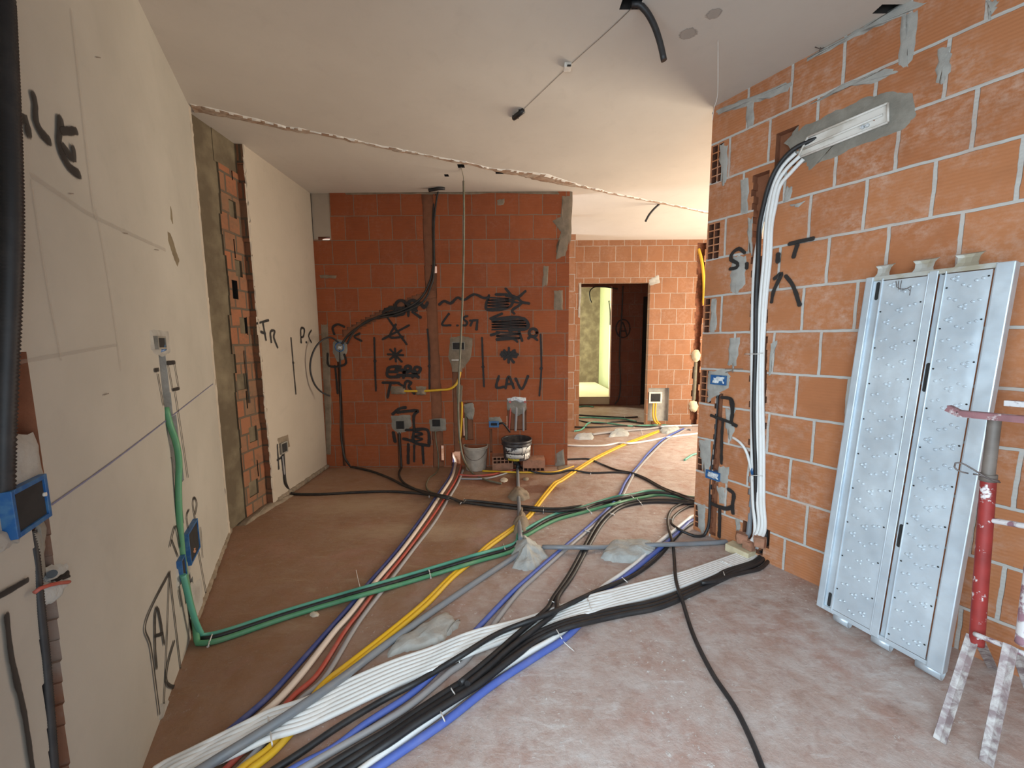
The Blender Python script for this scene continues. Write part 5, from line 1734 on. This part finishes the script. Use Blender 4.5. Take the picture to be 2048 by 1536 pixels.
panel(.066, .216, .022, DL - .022, 1)
panel(.274, .402, .022, DL - .022, 2)
for (x0, x1, nm) in ((0, .030, 'side_rail'), (.408, DW, 'side_rail')):
    bm = bmesh.new()
    dbox(bm, x0, x1, 0, DL, -.045, 0, bev=.004)
    link(nm, bm, 'galv', deck)
for (x0, x1, d) in ((.030, .062, -.014), (.402, .410, -.020)):
    bm = bmesh.new()
    dbox(bm, x0, x1, 0.004, DL - .004, d - .004, d, bev=0)
    link('gutter', bm, 'galv', deck)
bm = bmesh.new()
dbox(bm, .060, .067, 0.01, DL - .01, -.014, -.002, bev=.002)
dbox(bm, .216, .222, 0.01, DL - .01, -.014, -.003, bev=.002)
dbox(bm, .222, .250, 0.004, DL - .004, -.006, -.001, bev=.002)
dbox(bm, .250, .272, 0.004, DL - .004, -.022, -.018, bev=0)
dbox(bm, .270, .275, 0.01, DL - .01, -.022, -.003, bev=.002)
link('center_rib', bm, 'galv', deck)
bm = bmesh.new()
dbox(bm, 0.004, DW - .004, -.002, .020, -.045, -.004, bev=.003)
link('end_rail', bm, 'galv', deck)
bm = bmesh.new()
dbox(bm, 0.004, DW - .045, DL - .018, DL + .003, -.045, -.004, bev=.003)
link('end_rail', bm, 'galv_old', deck)
for (x, y0, y1, d) in ((.046, DL - .10, DL - .03, -.0135), (.046, .028, .085, -.0135), (.261, .44, .53, -.0175), (.261, 1.13, 1.24, -.0175), (.261, DL - .015, DL - .004, -.016)):
    bm = bmesh.new()
    pts = [dk(x + .007 * math.cos(a), y1 + .007 * math.sin(a), d + .0006) for a in [math.pi * k / 6 for k in range(7)]] + [dk(x - .007 * math.cos(a), y0 - .007 * math.sin(a), d + .0006) for a in [math.pi * k / 6 for k in range(7)]]
    bm.faces.new([bm.verts.new(q) for q in pts])
    link('slot', bm, 'slot', deck)
for (xa, xb) in ((.030, .085), (.162, .232), (.292, .362)):
    bm = bmesh.new()
    prof = [(0, -.005, 0), (.018, -.012, .006), (.040, -.016, .004), (.052, -.014, -.004), (.060, -.030, -.005)]
    rows = []
    for (y, d, m) in prof:
        rows.append([bm.verts.new(dk(a, DL + y, d - .004 * (1 if k in (1, 2) else 0))) for k, a in enumerate((xa + m, xa + m + (xb - xa) * .3, xb - m - (xb - xa) * .3, xb - m))])
    for i in range(len(rows) - 1):
        for k in range(3):
            bm.faces.new((rows[i][k], rows[i][k + 1], rows[i + 1][k + 1], rows[i + 1][k]))
    bmesh.ops.recalc_face_normals(bm, faces=bm.faces)
    bmesh.ops.solidify(bm, geom=bm.faces[:], thickness=.003)
    h_ = link('hook', bm, 'galv_old', deck)
for (xa, xb) in ((.075, .135), (.225, .290), (.375, .452)):
    bm = bmesh.new()
    rows = []
    for k in range(9):
        a = math.radians(-20 + 200 * k / 8)
        rows.append([bm.verts.new(dk(q, -.006 - .034 * math.sin(a) * .9, -.028 + .026 * math.cos(a))) for q in (xa, xb)])
    for i in range(8):
        bm.faces.new((rows[i][0], rows[i][1], rows[i + 1][1], rows[i + 1][0])).smooth = True
    bmesh.ops.recalc_face_normals(bm, faces=bm.faces)
    bmesh.ops.solidify(bm, geom=bm.faces[:], thickness=.003)
    link('hook', bm, 'galv', deck)
for k in range(3):
    tube('tie_wire', [dk(.115 + .01 * k, DL - .03, .001), dk(.125 + .008 * k, DL - .06 - .01 * k, .012), dk(.15 + .012 * k, DL - .075 + .006 * k, .008), dk(.17, DL - .06 - .02 * k, .002)], .0011, 'wire', deck, 5)

# ================================================================== TRESTLE at the right edge
random.seed(3)
tr_ = thing('trestle', 'red paint-splashed steel trestle standing beside the scaffold deck', 'trestle', (1.62, 1.3, 0))


def face_fr(P):
    n = Vector((-P[0], -P[1], 0)).normalized()
    return Fr((P[0], P[1], 0), Vector((-n.y, n.x, 0)) * 1.0, n)


F1 = face_fr((1.615, 1.355))
F2 = face_fr((1.625, 1.205))
tube('red_post', wpts(F1, [(1953, 1288, 0), (1977, 958, 0)], 0), .0195, 'red_paint', tr_, 20)
tube('inner_tube', wpts(F1, [(1974, 970, 0), (1990, 832, 0)], 0), .0165, 'rust', tr_, 20)
tube('collar', wpts(F1, [(1976, 962, 0), (1977, 948, 0)], 0), .0215, 'rust', tr_, 20)
tube('pin', wpts(F1, [(1998, 962, .02), (1975, 956, .035), (1945, 938, .04), (1925, 927, .04), (1911, 926, .04), (1909, 934, .04), (1918, 942, .04), (1937, 947, .04)], 0), .0026, 'wire', tr_, 8, .008)
tube('pin', wpts(F1, [(1946, 948, .035), (1962, 951, .035), (1985, 960, .03), (2000, 965, .02)], 0), .0026, 'wire', tr_, 8, .008)
# top bar: an angle iron with a turned-up end
bm = bmesh.new()
P0, P1 = F1.hit(1912, 822, .035), F2.hit(2135, 842, .03)
ax = (P1 - P0).normalized()
ay = Vector((-ax.y, ax.x, 0)).normalized()
if ay.dot(CAMP - P0) < 0:
    ay = -ay
L2 = (P1 - P0).length
az = ax.cross(ay)
if az.z < 0:
    az = -az
box(bm, P0 + ax * L2 / 2 + ay * .0 - az * .010, ax, ay, az, L2 / 2, .002, .010, bev=.0008)
box(bm, P0 + ax * L2 / 2 - ay * .016, ax, ay, az, L2 / 2, .016, .002, bev=.0008)
e = (-ax + az * .55).normalized()
box(bm, P0 + e * .012 - az * .006, e, ay, e.cross(ay), .016, .002, .011, bev=.0008)
box(bm, P0 + e * .013 - ay * .014 + az * .002, e, ay, e.cross(ay), .015, .014, .002, bev=.0008)
link('top_bar', bm, 'bar_paint', tr_)
bm = bmesh.new()
Q0 = F1.hit(2012, 806, -.12)
box(bm, Q0 + ax * .12, ax, ay, az, .12, .016, .010, bev=.002)
link('rear_bar', bm, 'white_splat', tr_)


def angle_leg(top, foot, w, name='leg'):
    d = (foot - top)
    Ln = d.length
    d.normalize()
    toc = (CAMP - top)
    sd = d.cross(toc).normalized()
    fn = sd.cross(d).normalized()
    if fn.dot(toc) < 0:
        fn = -fn
    bm = bmesh.new()
    for s in (-1, 1):
        a2 = (sd * s + fn * .55 * (1 if s < 0 else .35)).normalized()
        box(bm, top + d * Ln / 2 + a2 * w * .5, d, a2, d.cross(a2).normalized(), Ln / 2, w * .5, .002, bev=.0008)
    link(name, bm, 'leg_paint', tr_)


angle_leg(F1.hit(1946, 1272, .0), on_floor(1879, 1482, .0), .017)
angle_leg(F1.hit(1958, 1280, -.02), on_floor(1985, 1335, .0), .016)
angle_leg(F2.hit(2022, 1290, .02), on_floor(1973, 1526, .0), .017)
angle_leg(F2.hit(2034, 1300, -.02), on_floor(2075, 1420, .0), .016)
tube('red_post', wpts(F2, [(2052, 1290, 0), (2086, 1030, 0)], 0), .024, 'white_splat', tr_, 20)
tube('inner_tube', wpts(F2, [(2085, 1036, 0), (2112, 848, 0)], 0), .018, 'rust', tr_, 20)
tube('cross_tie', [F1.hit(1980, 1040, .0), F2.hit(2085, 1058, .0)], .0095, 'white_splat', tr_, 12)
tube('cross_tie', [F1.hit(1950, 1268, .03), F2.hit(2075, 1318, .045)], .0085, 'white_splat', tr_, 12)

# ================================================================== THROUGH THE FAR DOORWAY
WC = Fr((.2, 8.15, 0), (1, 0, 0), (0, -1, 0))
wc_ = bpy.data.objects['wall_corridor']
strokes('spray_paint', WC, [(3, circle_px(1246, 657, 14, 12, ry=18)), (3, [(1238, 672), (1245, 645), (1254, 672)]), (3, [(1240, 662), (1252, 662)])], wc_)
tag(tube('cable', wpts(WC, [(1246, 572, .02), (1244, 620, .02), (1241, 670, .02), (1239, 720, .02), (1241, 765, .03), (1238, 795, .03), (1230, 808, .06)], 0), .014, 'black'), 'black cable down the shaded brick wall beyond the far doorway', 'cable')
tag(tube('cable', wpts(WC, [(1236, 578, .02), (1210, 574, .03), (1190, 574, .04), (1180, 582, .05), (1180, 596, .05), (1183, 605, .05)], 0), .012, 'black'), 'black cable looping over the opening of the pale green room', 'cable')
WG = Fr((2.28, 8.25, 0), (.16, .987, 0), (-.987, .16, 0))
wg_ = bpy.data.objects['wall_green_side']
strokes('spray_paint', WG, [(2, [(1200, 678), (1202, 686), (1207, 688)]), (2, [(1208, 676), (1210, 688)]), (2, [(1199, 722), (1202, 744)]), (2, [(1205, 720), (1207, 744)]), (2, [(1198, 732), (1210, 732)])], wg_)
tag(tube('cable', wpts(WG, [(1217, 597, .02), (1220, 620, .05), (1220, 650, .05)], 0), .014, 'black'), 'black cable end on the pale green wall beyond the far doorway', 'cable')
tag(tube('cable', wpts(WG, [(1208, 740, .01), (1208, 755, .02), (1206, 766, .03)], 0), .018, 'black'), 'dark cable at the foot of the pale green wall beyond the far doorway', 'cable')
patches('mortar_smears', WG, [[(1192, 590), (1205, 588), (1217, 592), (1211, 605), (1200, 618), (1193, 620)], [(1193, 660), (1198, 660), (1197, 720), (1193, 720)]], 'concrete', wg_, .012, .01)
